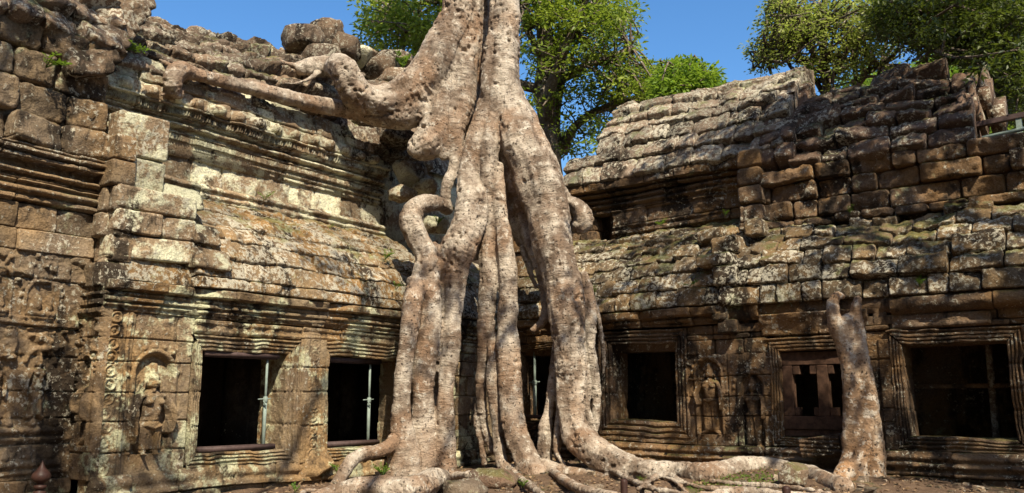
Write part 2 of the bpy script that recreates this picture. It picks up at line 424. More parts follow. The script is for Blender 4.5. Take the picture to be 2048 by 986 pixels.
def niche(S, T, cx, foot, wd, H, dp, rim=.03):
    top = foot + H - wd / 2
    d = np.where(T > top, np.hypot(S - cx, T - top), np.abs(S - cx))
    ins = (d < wd / 2) & (T > foot)
    h = -dp * sm(0, .03, wd / 2 - d) * ins
    h = h + .03 * np.clip(1 - ((d - wd / 2 - rim) / rim) ** 2, 0, 1) * (T > foot)
    fl = .5 + .5 * np.sin(np.arctan2(T - top, S - cx) * 16)
    h = h + .028 * fl * np.clip(1 - ((d - wd / 2 - rim * 3) / (rim * 1.1)) ** 2, 0, 1) * (T > top - .05)
    return h
def scroll(S, T, cx, wd, h=.02, per=None):
    """a vertical band of carved leaf rings"""
    per = per or wd * .95; k = np.floor(T / per); ty = (k + .5) * per; d = np.hypot(S - cx, T - ty); an = np.arctan2(T - ty, S - cx)
    q_ = np.stack([S, T, S * 0], -1); d = d + wd * .12 * fbm(q_, 9, 2, 61); h = h * (.35 + .9 * sm(-.3, .3, fbm(q_, 3, 2, 62)))
    o = h * np.clip(1 - ((d - wd * .36) / (wd * .10)) ** 2, 0, 1)
    o = np.maximum(o, h * 1.1 * np.clip(1 - (d / (wd * .22)) ** 2, 0, 1) * (.6 + .4 * np.cos(an * 5 + k)))
    o = np.maximum(o, h * .8 * np.clip(1 - ((np.hypot(np.abs(S - cx) - wd * .42, T - ty - per * .5)) / (wd * .16)) ** 2, 0, 1))
    return o * (np.abs(S - cx) < wd * .5)
def panel(name, sf, s0, s1, t0, t1, hf, mat, root, res=.011, joints=(), depth=.12, tone=0.0, label=None, w=0.0, rough=.006, vj=()):
    n = int((s1 - s0) / res); m = int((t1 - t0) / res)
    s = np.linspace(s0, s1, n); t = np.linspace(t0, t1, m); s = np.r_[s[0], s, s[-1]]; t = np.r_[t[0], t, t[-1]]
    S, T = np.meshgrid(s, t, indexing='ij')
    h = hf(S, T)
    q = np.stack([S, T, S * 0 + 5], -1)
    wear = .65 + .35 * sm(-.45, .1, fbm(q, 3.5, 3, 9))
    h = h * wear + fbm(q, 4, 3, 3) * rough * 2 + fbm(q, 30, 2, 4) * rough * .7
    wob = .012 * noise(q, 3, 8)
    for j in joints: h = h - np.where(h > .035, .016, .042) * np.clip(1 - np.abs(T - j - wob) / .012, 0, 1)
    for (xs, ya, yb) in vj: h = h - .04 * np.clip(1 - np.abs(S - xs - wob) / .011, 0, 1) * (T > ya) * (T < yb)
    ring = np.zeros_like(S, bool); ring[0] = ring[-1] = True; ring[:, 0] = ring[:, -1] = True
    P = sf(S, T, np.where(ring, w - depth, w + h)); mb = MB()
    mb.grid(warp(P), tone + .5 * fbm(q, 1.1, 2, 77).reshape(-1))
    o = mb.build(name, mat); put(o, root)
    if label: o['label'] = label
    return o

def frame_piece(sf, a0, a1, side, prof, mitre, joints=(), seed=0, tone=0.0, res=.016, wear=.4):
    """one side of a window surround. side: 'l','r','t','b'. a0,a1 = opening edge extent; prof = [(d, w)] d away from the opening."""
    (o0, o1, p0, p1) = mitre         # opening s0,s1,t0,t1
    prof = np.array(prof, float); seg = np.r_[0, np.cumsum(np.hypot(*np.diff(prof, axis=0).T))]
    tt = np.unique(np.r_[seg, np.arange(0, seg[-1], .014)])
    d = np.interp(tt, seg, prof[:, 0]); w = np.interp(tt, seg, prof[:, 1])
    n = max(4, int((a1 - a0) / res)); u = np.linspace(0, 1, n)
    U, D = np.meshgrid(u, d, indexing='ij'); _, Wv = np.meshgrid(u, w, indexing='ij')
    A = a0 - D + U * (a1 - a0 + 2 * D)
    if side == 'l': S, T = o0 - D, A
    elif side == 'r': S, T = o1 + D, A
    elif side == 't': S, T = A, p1 + D
    else: S, T = A, p0 - D
    P0 = sf(S, T, Wv); q = P0
    nz = fbm(q, 5, 3, 12 + seed) * .018 + fbm(q, 22, 2, 9) * .006
    er = np.clip(fbm(q, 2.2, 3, 40 + seed) - .05, 0, 1) * wear * .10
    Wv = Wv + nz - er * (D > 0)
    for j in joints: Wv = Wv - .03 * np.clip(1 - np.abs(A - j) / .016, 0, 1) * (D > 0)
    for j in joints: nz = nz + .03 * np.clip(1 - np.abs(A - j) / .016, 0, 1) * (D <= 0)
    D2 = D + nz * .6 * 1.0 + np.clip(fbm(q, 3, 2, 4 + seed) - .2, 0, 1) * .05
    if side == 'l': S = o0 - D2
    elif side == 'r': S = o1 + D2
    elif side == 't': T = p1 + D2
    else: T = p0 - D2
    mb = MB(); mb.grid(warp(sf(S, T, Wv)), tone + .4 * fbm(q, 1.5, 2, 5).reshape(-1), flip=side in 'lt'); return mb
FP = lambda ow, dp=.55: [(d * ow / .2, w) for d, w in FP0(dp)]
FP0 = lambda dp: [(0, -dp), (0, -.02), (.012, .005), (.035, .01), (.04, -.012), (.055, -.012), (.06, .022), (.085, .026), (.09, .0),
                         (.105, .0), (.11, .035), (.135, .035), (.14, .012), (.165, .014), (.17, .045), (.19, .045), (.2, -.06)]
def window(root, sf, o0, o1, p0, p1, mat, ow=(.2, .2, .2, .2), dp=.55, label=None, joints=None, seed=0, sides='lrtb', wear=.4):
    o = None
    for sd, q in zip('lrtb', range(4)):
        if sd not in sides: continue
        a = (p0, p1) if sd in 'lr' else (o0, o1)
        mb = frame_piece(sf, a[0], a[1], sd, FP(ow[q], dp), (o0, o1, p0, p1), joints=joints or () if sd in 'lr' else (), seed=seed + q, wear=wear)
        nm = {'l': 'jamb', 'r': 'jamb', 't': 'lintel', 'b': 'sill'}[sd]
        if o is None:
            o = empty('window_frame', root.location, None, None); put(o, root)
            o.matrix_parent_inverse = Matrix.Translation(-Vector(root.location))
            if label: o['label'] = label
        c = mb.build(nm, mat); put(c, o)
    return o
# ---------------------------------------------------------------- ground: one sheet to the horizon
def gh(x, y):
    d = np.minimum(np.abs(x - np.clip(x, -.5, 99)), 9)          # behind the left wall
    base = .36 + .16 * sm(3, .3, -y) * sm(.5, 2.5, x)
    base = base - .36 * sm(3.2, 8.5, np.hypot(np.maximum(x - .5, 0) * .75, np.maximum(-y - .5, 0) * .75))
    base = base + .05 * noise(np.stack([x, y, x*0], -1), .9, 3) + .03 * fbm(np.stack([x, y, x*0], -1), 3.5, 3, 5)
    return base
def gz(x, y): return float(gh(np.array([float(x)]), np.array([float(y)]))[0])
gx = np.unique(np.r_[np.linspace(-600, -14, 30), np.arange(-14, -1, .4), np.arange(-1, 9.5, .055), np.arange(9.5, 16, .4), np.linspace(16, 600, 30)])
gy = np.unique(np.r_[np.linspace(-600, -13, 30), np.arange(-13, -8.5, .4), np.arange(-8.5, 1.2, .055), np.arange(1.2, 15, .4), np.linspace(15, 600, 30)])
GX, GY = np.meshgrid(gx, gy, indexing='ij')
mb = MB(); mb.grid(np.stack([GX, GY, gh(GX, GY)], -1))
k = N('leaf_littered_earth'); p = k.coord()
a = k.noise(p, 2.2, 6, .7); b_ = k.noise(p, 13, 5, .75); c_ = k.noise(p, 48, 4, .7)
c = k.mix(k.ramp(a, .35, .65), (.10,.06,.038), (.17,.11,.07)); c = k.mix(k.ramp(b_, .52, .62, 0, .8), c, (.06,.04,.026))
c = k.mix(k.ramp(c_, .60, .66, 0, .8), c, (.34,.25,.17)); c = k.mix(k.ramp(k.noise(p, 1.1, 5, .7), .55, .66, 0, .6), c, (.07,.085,.025))
k.l(c, k.b.inputs['Base Color']); k.l(k.bump(c_, .9, .02, k.bump(b_, .8, .05)), k.b.inputs['Normal'])
M_GR = k.m
gr = mb.build('ground', M_GR); gr['kind'] = 'structure'

# ---------------------------------------------------------------- left gallery: wall along y at x=0, facing +x
GL = empty('stone_gallery', (-1.2, -3.6, .3), 'sunlit stone gallery with two dark windows, left of the giant fig roots', 'ruined building')
def part(mb, name, mat, root, label=None):
    o = put(mb.build(name, mat), root)
    if label: o['label'] = label
    return o
sL = surf('L')
O1 = (-5.92, -4.66, .80, 2.03); O2 = (-3.92, -2.45, .79, 2.03)
H1 = (-6.03, -4.40, .64, 2.24); H2 = (-4.08, -2.30, .64, 2.26)
mb = MB()
ts = [.10, .38, .64, .88, 1.22, 1.54, 1.86, 2.10, 2.24, 2.40]
kw = dict(res=.04, rough=.012, gap=.004, rnd=.016)
skip = lambda s, t: (s < -6.08 and t > .74) or (-4.40 < s < -4.06 and .7 < t < 2.25)
base_m = moulding([(.38, .46, .05), (.50, .60, .03, 'r')], .6)
walling(mb, sL, -7.22, .3, [.10, .38, .64], (.4, .8), seed=3, jit=.02, w=.05, mould=base_m, tres=.02, **kw)
walling(mb, sL, -7.22, .3, [.64, .86, 1.22, 1.54, 1.86, 2.10, 2.24], (.28, .5), holes=[H1, H2], seed=4, jit=.008, skipf=skip, **kw)
walling(mb, sL, -6.08, .3, [2.24, 2.42], (.5, .9), seed=5, jit=.006, mould=moulding([(2.26, 2.30, .015), (2.36, 2.42, .03)]), tres=.015, **kw)
for (a, b) in ((-7.2, O1[0] - .05), (O1[1] + .05, O2[0] - .05), (O2[1] + .05, .2)): mb.box((-.52, a, .1), (-.10, b, 2.6))
mb.box((-.52, -7.2, .1), (-.10, .2, .72)); mb.box((-.52, -7.2, 2.1), (-.10, .2, 2.75))
lw = part(mb, 'lower_wall', M_LW, GL)
window(GL, sL, *O1, M_LW, ow=(.13, .25, .2, .17), joints=(1.12, 1.54, 1.86), seed=1, label='lit window surround nearest the carved tower, its far jamb crossed by a slanting shadow')
window(GL, sL, *O2, M_LW, ow=(.15, .18, .21, .16), joints=(1.12, 1.54, 1.86), seed=7, label='window surround beside the bent fig root')
panel('carved_pilaster', sL, -4.425, -4.055, .62, 2.25, lambda S, T: scroll(S, T, -4.24, .17, .034) + .02 * (np.abs(S + 4.24) > .11), M_LW, GL, w=.055, rough=.004, joints=(1.10, 1.54, 1.86))
def hf(S, T):
    h = niche(S, T, -6.54, .84, .46, 1.12, .09) + devata((S + 6.54) / 1.2 - 6.54, T, -6.54, .50, 1.30) * (T > .86 + .03 * np.sin(S * 40))
    h = h + scroll(S, T, -7.08, .16, .03) + .02 * ((S > -6.95) & (S < -6.86)) + .012 * np.sin((S + 7.2) * 110) * ((S > -6.97) & (S < -6.84))
    h = h + .03 * np.clip(fbm(np.stack([S, T, S*0], -1), 9, 2, 2), 0, 1) * (T > 1.95)
    return h
panel('carved_devata_panel', sL, -7.24, -6.085, .62, 2.42, hf, M_LW, GL, joints=(.87, 1.20, 1.52, 1.86, 2.12), vj=((-6.25, .62, 1.2), (-6.22, 1.2, 1.86), (-6.30, 1.86, 2.4), (-6.83, .62, 2.4)), res=.009, rough=.004, label='carved standing female figure in a niche left of the lit window')
# eave cornice
mb = MB()
em = moulding([(2.42, 2.47, .03), (2.47, 2.53, .07, 'r'), (2.54, 2.60, .10), (2.60, 2.66, .075, 'r'), (2.66, 2.80, .17)], .5)
walling(mb, sL, -7.26, .3, [2.42, 2.80], (.55, .95), seed=8, jit=.012, mould=em, tres=.012, res=.04, rough=.014, rnd=.02, gap=.005, tonej=.4)
mb.box((-.3, -7.2, 2.46), (.02, .2, 2.78))
part(mb, 'eave_cornice', M_LW, GL)
# aisle half vault
LVP = [(.15, 2.80), (.15, 2.93), (.04, 3.22), (-.18, 3.56), (-.50, 3.88), (-.85, 4.12), (-1.22, 4.27)]
sLV = surf('L', prof=LVP); LT = sLV.length
mb = MB()
ct = np.array([0, .15, .44, .76, 1.08, 1.40, 1.70, LT])
walling(mb, sLV, -6.22, -1.75, ct, (.38, .85), seed=9, jit=.008, tilt=(0, -.07), res=.042, rough=.02, rnd=.02, gap=.003, tonej=.45, rotj=.015)
walling(mb, sLV, -1.7, .5, ct[:6], (.3, .55), seed=19, jit=.04, tilt=(0, -.10), w=-.12, res=.05, rough=.02, rnd=.04, gap=.01, miss=.15)
S, T = np.meshgrid(np.linspace(-7.1, .6, 12), np.linspace(0, LT, 14), indexing='ij')
mb.grid(sLV(S, T, S * 0 - .14))
part(mb, 'aisle_roof', M_LV, GL)
# stacked end pier at the near end of the vault
mb = MB()
walling(mb, surf('L', -.06), -7.24, -6.20, [2.80, 3.06, 3.36, 3.64, 3.92], (.5, .9), seed=21, jit=.03, tiltj=.06, res=.04, rnd=.03, gap=.008, w=.05, rotj=.02)
walling(mb, surf('L', -.16), -7.18, -6.55, [3.92, 4.30, 4.82], (.7, .8), seed=22, jit=.02, res=.04, rnd=.03, gap=.006, w=.03)
for (a, b, c, d, e) in ((-6.62, -6.02, 3.80, 4.10, .10), (-6.28, -5.75, 3.02, 3.30, .16), (-6.25, -5.85, 3.34, 3.62, .02)):
    block(mb, surf('L', -.28 if c > 3.7 else -.02), a, b, c, d, w=e, depth=.4, rnd=.05, tilt=(.1, -.5), tone=-.3, rot=-.06)
mb.box((-1.3, -7.18, 2.8), (-.2, -6.3, 3.85)); mb.box((-1.3, -7.1, 3.8), (-.3, -6.5, 4.75))
part(mb, 'corner_pier', M_LU, GL)
# clerestory
UL = -1.2; sU = surf('L', UL)
mb = MB()
walling(mb, sU, -7.15, -1.85, [4.20, 4.42], (.6, 1.1), seed=31, jit=.01, w=.12, mould=moulding([(4.24, 4.29, .03), (4.33, 4.40, .05, 'r')], .4), tres=.015, **kw)
walling(mb, sU, -7.15, -1.85, [4.42, 4.78], (.28, .62), seed=32, jit=.008, tonej=.9, **kw)
walling(mb, sU, -1.9, .9, [4.2, 4.5, 4.8, 5.1, 5.4], (.3, .5), seed=36, jit=.06, tiltj=.12, w=-.12, rnd=.04, gap=.014, res=.05)
mb.box((-1.9, -7.15, 3.9), (UL - .1, 1.2, 5.9))
part(mb, 'upper_wall', M_LU, GL)
mb = MB()
cm = moulding([(4.78, 4.83, .03), (4.84, 4.90, .06, 'r'), (4.93, 5.01, .12, 'b'), (5.03, 5.06, .09), (5.09, 5.18, .17, 'r'), (5.20, 5.24, .14), (5.24, 5.34, .26, 'b'), (5.34, 5.38, .29)], .28)
walling(mb, sU, -7.12, -1.87, [4.78, 5.06, 5.38], (.55, 1.0), seed=33, jit=.008, mould=cm, tres=.010, res=.018, rough=.005, rnd=.010, gap=.003)
mb.box((UL - .4, -7.1, 4.75), (UL + .02, -1.95, 5.5))
part(mb, 'upper_cornice', M_LU, GL)
mb = MB()
walling(mb, surf('L', prof=[(-.98, 5.38), (-1.0, 5.62), (-1.1, 5.95)]), -7.1, -2.2, [0, .20, .56], (.5, .95), seed=34, jit=.015, res=.035, rough=.016, rnd=.025, gap=.005, w=.03, mould=lambda S, T: .10 * (T < .2) * np.sqrt(np.clip(1 - ((((S + 6.5) / .34) % 1 - .5) * 3.4) ** 2 - ((T - .08) / .085) ** 2, 0, 1)))
part(mb, 'lotus_bud_course', M_LU, GL)
# main roof, overlapping scalloped courses
LRP = [(-1.02, 5.70), (-1.12, 5.98), (-1.35, 6.32), (-1.68, 6.66), (-2.08, 6.95), (-2.5, 7.14), (-2.9, 7.20)]
_s = surf('L', prof=LRP); LL = _s.length
def sLR(s, t, w):                       # the ridge rises towards the tree
    P = _s(s, t, w); P[..., 2] += .17 * np.maximum(0, P[..., 1] + 5.2) * np.clip(t / 1.2, 0, 1); return P
mb = MB()
walling(mb, sLR, -10.5, -.6, np.linspace(0, LL - .15, 9), (.32, .75), seed=41, jit=.03, tiltj=.14, tilt=(0, -.38), res=.042, rough=.032, rnd=.035, gap=.003, pil=.012, tonej=.6, rotj=.04,
        skipf=lambda s, t: (s > -1.6 and t > 1.2) or (s > -1.1 and t > .7))
walling(mb, sLR, -4.7, -3.0, [LL - .16, LL - .03], (.7, 1.2), seed=42, w=.06, depth=.3, rnd=.02)
S, T = np.meshgrid(np.linspace(-10.5, .3, 12), np.linspace(0, LL, 14), indexing='ij')
mb.grid(sLR(S, T, S * 0 - .16)); mb.box((-3.6, -10.5, 5.6), (-2.7, -.2, 7.05))
part(mb, 'main_roof', M_LR, GL)
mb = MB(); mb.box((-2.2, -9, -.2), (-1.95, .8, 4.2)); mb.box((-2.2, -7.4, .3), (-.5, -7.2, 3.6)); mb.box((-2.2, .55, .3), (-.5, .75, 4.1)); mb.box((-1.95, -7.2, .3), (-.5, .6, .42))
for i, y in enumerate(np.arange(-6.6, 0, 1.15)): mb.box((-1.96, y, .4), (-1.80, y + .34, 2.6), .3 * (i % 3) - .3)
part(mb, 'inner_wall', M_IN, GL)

# ---------------------------------------------------------------- carved tower wall at the far left, set back
GT = empty('carved_tower', (-1.0, -8.4, .2), 'tall carved stone tower wall at the photo\'s left edge, with tiers of worn reliefs', 'ruined tower')
sT = surf('L', -.40)
mb = MB()
walling(mb, sT, -10.6, -7.22, [.1, .45, .62], (.4, .7), seed=51, w=.06, jit=.02, **kw)
walling(mb, sT, -10.6, -7.22, [3.05, 3.30, 3.58], (.35, .7), seed=52, jit=.02, tonej=.7, **kw)
walling(mb, sT, -10.6, -7.18, [4.20, 4.55, 4.92, 5.28, 5.6], (.3, .7), seed=53, jit=.05, tiltj=.12, rnd=.05, gap=.008, res=.045, rough=.03, w=.04, rotj=.03)
mb.box((-1.6, -10.6, .1), (-.5, -7.27, 5.6))
sS = surf('R', 7.25)       # narrow side face looking back along the wall: y = -7.25
walling(mb, sS, -.42, .0, [2.7, 3.0, 3.3, 3.6, 3.9, 4.2, 4.5], (.2, .4), seed=54, jit=.03, rnd=.03, res=.04)
part(mb, 'wall', M_TW, GT)
mb = MB()
tm = moulding([(3.60, 3.66, .05), (3.68, 3.76, .09, 'r'), (3.79, 3.85, .07), (3.87, 3.94, .13, 'r'), (4.02, 4.08, .20), (4.09, 4.15, .24), (4.16, 4.20, .20)], .35)
walling(mb, sT, -10.6, -7.24, [3.58, 3.82, 4.20], (.5, 1.0), seed=55, mould=tm, tres=.012, res=.035, rough=.012, rnd=.015, gap=.004, jit=.008)
part(mb, 'cornice', M_TW, GT)
def hfT(S, T):
    h = niche(S, T, -7.72, 2.30, .30, .42, .07, .022) + niche(S, T, -8.22, 2.30, .30, .52, .07, .022)
    q = np.stack([S, T, S*0], -1)
    for cx in (-8.28, -8.16, -7.78, -7.66): h = np.maximum(h, cap(S, T, cx, 2.42, cx, 2.54, .05, .03, .10)); h = np.maximum(h, cap(S, T, cx - .05, 2.36, cx + .05, 2.36, .05, .05, .09))
    h = h + .05 * (np.abs(T - 2.27) < .05)
    blob = np.clip(fbm(q, 10, 2, 12) * 2.2, -.2, .8)
    h = h + .10 * blob * (T > 1.85) * (T < 2.2) * (S < -7.42) + .07 * blob * (T > 2.7)
    # seated tiers at the bottom
    for j, ty in enumerate((.78, 1.12)):
        for cx in np.arange(-8.9, -7.3, .24):
            h = np.maximum(h, cap(S, T, cx, ty + .08, cx, ty + .15, .055, .03, .07) * (cx < -7.45)); h = np.maximum(h, cap(S, T, cx - .08, ty, cx + .08, ty, .04, .04, .06) * (cx < -7.45))
        h = h + .03 * (np.abs(T - ty + .09) < .02)
    h = np.maximum(h, devata((S + 7.68) / 1.25 - 7.68, T, -7.68, 1.24, .66, 1) * 1.3); h = np.maximum(h, devata((S + 8.12) / 1.25 - 8.12, T, -8.12, 1.24, .62, -1) * 1.3)
    h = np.maximum(h, ringf(S, T, -7.66, 1.82, .16, .03, .05, .0, 3.2))
    return h
panel('carved_relief_wall', sT, -9.3, -7.22, .62, 3.05, hfT, M_TW, GT, joints=(.98, 1.24, 1.52, 1.90, 2.22, 2.75), res=.012, label='tiers of worn carved figures under small arches', rough=.012)
def hfS(S, T):
    h = niche(S, T, -.17, .95, .22, .95, .09, .018) + devata(S, T, -.17, .95, .80, -1)
    h = h + scroll(S, T, -.36, .09, .03) + .05 * np.clip(fbm(np.stack([S, T, S*0], -1), 14, 2, 33) * 2, 0, 1) * (T > 1.95) * (T < 2.35)
    h = h + .05 * (np.abs(T - 2.42) < .03) + .07 * (np.abs(T - 2.52) < .03) * (.6 + .4 * (np.sin(S * 120) > 0)) + .05 * (np.abs(T - 2.62) < .02)
    return h
panel('carved_side_panel', sS, -.43, .02, .6, 2.75, hfS, M_TW, GT, joints=(.87, 1.20, 1.52, 1.86, 2.12, 2.35), res=.010, label='shaded carved figure on the narrow face at the corner')
mb = MB()
TRP = [(-.30, 5.55), (-.38, 5.8), (-.62, 6.2), (-.98, 6.6), (-1.4, 6.95), (-1.9, 7.25), (-2.6, 7.5)]
sTR = surf('L', prof=TRP)
walling(mb, sTR, -10.8, -7.0, np.linspace(0, sTR.length, 9), (.3, .6), seed=56, jit=.05, tiltj=.15, tilt=(0, -.3), res=.05, rough=.03, rnd=.05, gap=.006, tonej=.6, rotj=.05)
S, T = np.meshgrid(np.linspace(-10.8, -7.05, 8), np.linspace(0, sTR.length, 14), indexing='ij'); mb.grid(sTR(S, T, S*0 - .14))
# curved gable stones at the end of the roof
for i in range(9):
    a = i / 8; y0 = -7.75 + a * .75; z0 = 5.25 + a * 1.25
    block(mb, surf('L', -.42 - a * .55), y0, y0 + .5, z0 - .1, z0 + .22, w=.20, depth=.6, rnd=.06, rot=.35, tilt=(.1, -.3), tone=-.2, rough=.03)
mb.box((-2.4, -10.8, 5.5), (-1.2, -7.1, 6.3))
part(mb, 'roof', M_LR, GT)
# ---------------------------------------------------------------- right gallery: wall along x at y=0, facing -y
GR = empty('stone_gallery', (4.2, 1.4, .4), 'shaded stone gallery with mossy aisle roof right of the giant fig roots', 'ruined building')
sR = surf('R')
P0 = (.42, 1.10, 1.10, 2.29); P1 = (2.24, 3.38, 1.13, 2.31); P2 = (4.98, 6.02, .93, 2.12); P3 = (6.66, 7.86, .97, 2.13)
hl = [(.30, 1.24, .94, 2.42), (2.0, 3.62, .80, 2.54), (4.84, 6.14, .80, 2.34), (6.50, 8.02, .78, 2.34)]
mb = MB(); kw = dict(res=.042, rough=.014, gap=.005, rnd=.02)
walling(mb, sR, -.1, 11, [.15, .5, .80], (.5, 1.0), seed=61, jit=.03, w=.10, mould=moulding([(.5, .56, .05), (.6, .66, .07, 'r'), (.70, .76, .04)], .5), tres=.018, **kw)
walling(mb, sR, -.1, 11, [.80, .94, 1.2, 1.52, 1.85, 2.12, 2.34, 2.42], (.25, .5), holes=hl, seed=62, jit=.014, tiltj=.06,
        skipf=lambda s, t: (3.6 < s < 4.86 and .8 < t < 2.13) or (6.1 < s < 6.52 and .8 < t < 2.2), **kw)
walling(mb, sR, -.1, 11, [2.42, 2.56], (.4, .9), seed=63, jit=.015, holes=hl[1:2], **kw)
for (a, b) in ((-.3, P0[0] - .05), (P0[1] + .05, P1[0] - .05), (P1[1] + .05, P2[0] - .05), (P2[1] + .05, P3[0] - .05), (P3[1] + .05, 11)): mb.box((a, .10, .1), (b, .55, 2.6))
mb.box((-.3, .10, .1), (11, .55, .90)); mb.box((-.3, .10, 2.2), (11, .55, 2.9)); mb.box((-.3, .10, .1), (4.7, .55, 1.06)); mb.box((-.3, .10, 2.36), (11, .55, 2.9))
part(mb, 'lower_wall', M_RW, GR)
window(GR, sR, *P0, M_RW, ow=(.1, .12, .13, .14), seed=11, joints=(1.5, 1.9), label='narrow window surround half hidden behind fig roots')
window(GR, sR, *P1, M_RW, ow=(.24, .24, .23, .33), seed=12, joints=(1.52, 1.95), label='heavily moulded window surround right of the fig roots')
window(GR, sR, *P2, M_RW, ow=(.13, .12, .20, .12), seed=13, joints=(1.3, 1.9), label='window surround braced with dark red timber')
window(GR, sR, *P3, M_RW, ow=(.15, .15, .20, .18), seed=14, joints=(1.3, 1.55, 1.85), wear=.7, label='worn window surround at the right edge of the photo')
def hfA(S, T):
    h = niche(S, T, 3.93, .96, .36, 1.10, .08, .025) + devata((S - 3.93) / 1.25 + 3.93, T, 3.93, .96, 1.0, -1)
    h = h + niche(S, T, 4.56, .80, .32, 1.02, .09, .03) + devata((S - 4.56) / 1.2 + 4.56, T, 4.56, .76, .98, 1)
    h = h + .035 * np.clip(fbm(np.stack([S, T, S*0], -1), 13, 2, 21) * 2, 0, 1) * (T > 1.75) * (T < 2.05) * (S < 4.15) + scroll(S, T, 4.20, .10, .02) * (T > .9) * (T < 1.6)
    return h
panel('carved_devata_panel', sR, 3.60, 4.85, .80, 2.13, hfA, M_RW, GR, joints=(1.22, 1.50, 1.80), vj=((4.22, 1.2, 2.2), (4.74, .9, 1.5), (3.70, .8, 1.9)), res=.009, rough=.004, label='two carved standing figures between the moulded window and the timbered one')
panel('carved_pilaster', sR, 6.13, 6.51, .80, 2.22, lambda S, T: scroll(S, T, 6.25, .16, .028) * (T > 1.35) + .03 * (S > 6.36), M_RW, GR, joints=(1.15, 1.32, 1.95), label='scroll-carved pilaster right of the bare root stump')
# eave
mb = MB()
walling(mb, sR, -.1, 4.15, [2.56, 2.84], (.5, 1.0), seed=64, jit=.015, mould=moulding([(2.56, 2.60, .05), (2.60, 2.68, .10, 'r'), (2.68, 2.84, .18)], .6), tres=.015, **kw)
walling(mb, sR, 4.15, 4.75, [2.42, 2.62, 2.9], (.28, .34), seed=65, jit=.05, tiltj=.15, rotj=.05, **kw)
walling(mb, sR, 4.75, 6.25, [2.36, 2.66], (.7, 1.4), seed=66, jit=.01, mould=moulding([(2.38, 2.66, .14, 'c')], .3), tres=.02, **kw)
walling(mb, sR, 6.30, 6.50, [2.36, 2.66, 2.80], (.3, .4), seed=67, jit=.05, **kw)
walling(mb, sR, 6.55, 11, [2.34, 2.54, 2.80], (.8, 1.6), seed=68, jit=.02, mould=moulding([(2.56, 2.80, .15, 'r'), (2.35, 2.42, .04)], .3), tres=.02, **kw)
mb.box((-.3, -.0, 2.60), (11, .4, 2.82))
part(mb, 'eave_cornice', M_RW, GR)
# aisle half vault
RVP = [(.14, 2.84), (.14, 2.98), (.02, 3.24), (-.18, 3.55), (-.46, 3.86), (-.82, 4.16), (-1.22, 4.40)]
sRV = surf('R', prof=RVP); RT = sRV.length
mb = MB()
walling(mb, sRV, .2, 4.2, np.linspace(0, RT, 8), (.28, .62), seed=71, jit=.015, tiltj=.07, tilt=(0, -.10), res=.042, rough=.024, rnd=.022, gap=.005, tonej=.6, rotj=.03)
RV2 = [(.10, 2.80), (.10, 2.98), (.0, 3.24), (-.16, 3.50), (-.38, 3.76), (-.64, 3.98), (-.95, 4.14)]
sRV2 = surf('R', prof=RV2)
walling(mb, sRV2, 4.2, 11, np.linspace(0, sRV2.length, 7), (.24, .66), seed=72, jit=.035, tiltj=.10, tilt=(0, -.10), res=.042, rough=.028, rnd=.022, gap=.009, tonej=.7, rotj=.03, miss=.04)
for s_, a, b in ((sRV, .0, 4.3), (sRV2, 4.2, 11)):
    S, T = np.meshgrid(np.linspace(a, b, 10), np.linspace(0, s_.length, 14), indexing='ij'); mb.grid(s_(S, T, S * 0 - .16))
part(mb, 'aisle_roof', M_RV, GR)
# jutting stones of a broken false gable
mb = MB(); sj = surf('R', .02)
for (a, b, c, d, w_, tn, ro) in ((4.00, 4.42, 3.62, 3.92, -.18, .5, .1), (3.86, 4.40, 3.42, 3.62, .10, .5, .06), (4.12, 4.46, 3.10, 3.42, .12, .2, 0), (4.20, 4.40, 2.82, 3.12, .14, .4, -.1),
                                 (4.05, 4.30, 2.60, 2.86, .10, .1, .03), (4.42, 4.70, 3.92, 4.2, -.45, 0, .05), (3.66, 4.1, 3.9, 4.12, -.42, .1, .1)):
    block(mb, sj, a, b, c, d, w=w_, depth=.5, rnd=.045, tone=tn, rot=ro, rough=.03, tilt=(0, -.2))
part(mb, 'broken_gable', M_RV, GR)
# clerestory, moulded part then plain block part
sRU = surf('R', -1.2)
mb = MB()
rm = moulding([(4.40, 4.48, .06), (4.52, 4.58, .03, 'r'), (4.82, 4.88, .04), (4.92, 4.99, .08, 'r'), (5.03, 5.09, .07), (5.12, 5.20, .17, 'r'), (5.20, 5.38, .26)], .5)
walling(mb, sRU, 1.66, 4.25, [4.36, 4.58, 4.86, 5.12, 5.38], (.4, .9), seed=74, jit=.012, mould=rm, tres=.012, res=.035, rough=.014, rnd=.018, gap=.005)
walling(mb, sRU, .75, 1.66, [4.80, 5.12, 5.38], (.4, .5), seed=75, jit=.02, mould=rm, tres=.012, res=.035, rough=.014, rnd=.018, gap=.005)
walling(mb, sRU, -1.2, 1.3, [4.3, 4.55, 4.8], (.3, .4), seed=76, jit=.05, w=-.1, res=.05)
mb.box((1.55, 1.3, 4.3), (4.4, 1.9, 5.45)); mb.box((-1.3, 1.35, .9), (1.1, 1.9, 5.4)); mb.box((.9, 1.75, 4.2), (1.7, 1.9, 5.0)); mb.box((.5, 1.3, 4.92), (1.7, 1.7, 5.4))
sRB = surf('R', -.92)
walling(mb, sRB, 4.25, 11, [4.06, 4.20, 4.50, 4.78, 5.02], (.22, .95), seed=77, jit=.05, tiltj=.16, rnd=.035, gap=.010, res=.042, rough=.03, chip=1.0, rotj=.02, tonej=.6, wf=lambda s, t: .16 if t < 4.2 else (.06 if t > 4.76 else 0))
walling(mb, surf('R', -.78), 4.22, 4.62, [4.2, 4.5, 4.8, 5.1, 5.4], (.3, .45), seed=78, jit=.04, rnd=.04, gap=.01, res=.045, w=.04)
mb.box((4.2, 1.05, 3.9), (11, 1.9, 4.98)); mb.box((-.3, 1.75, .2), (11, 1.9, 4.4))
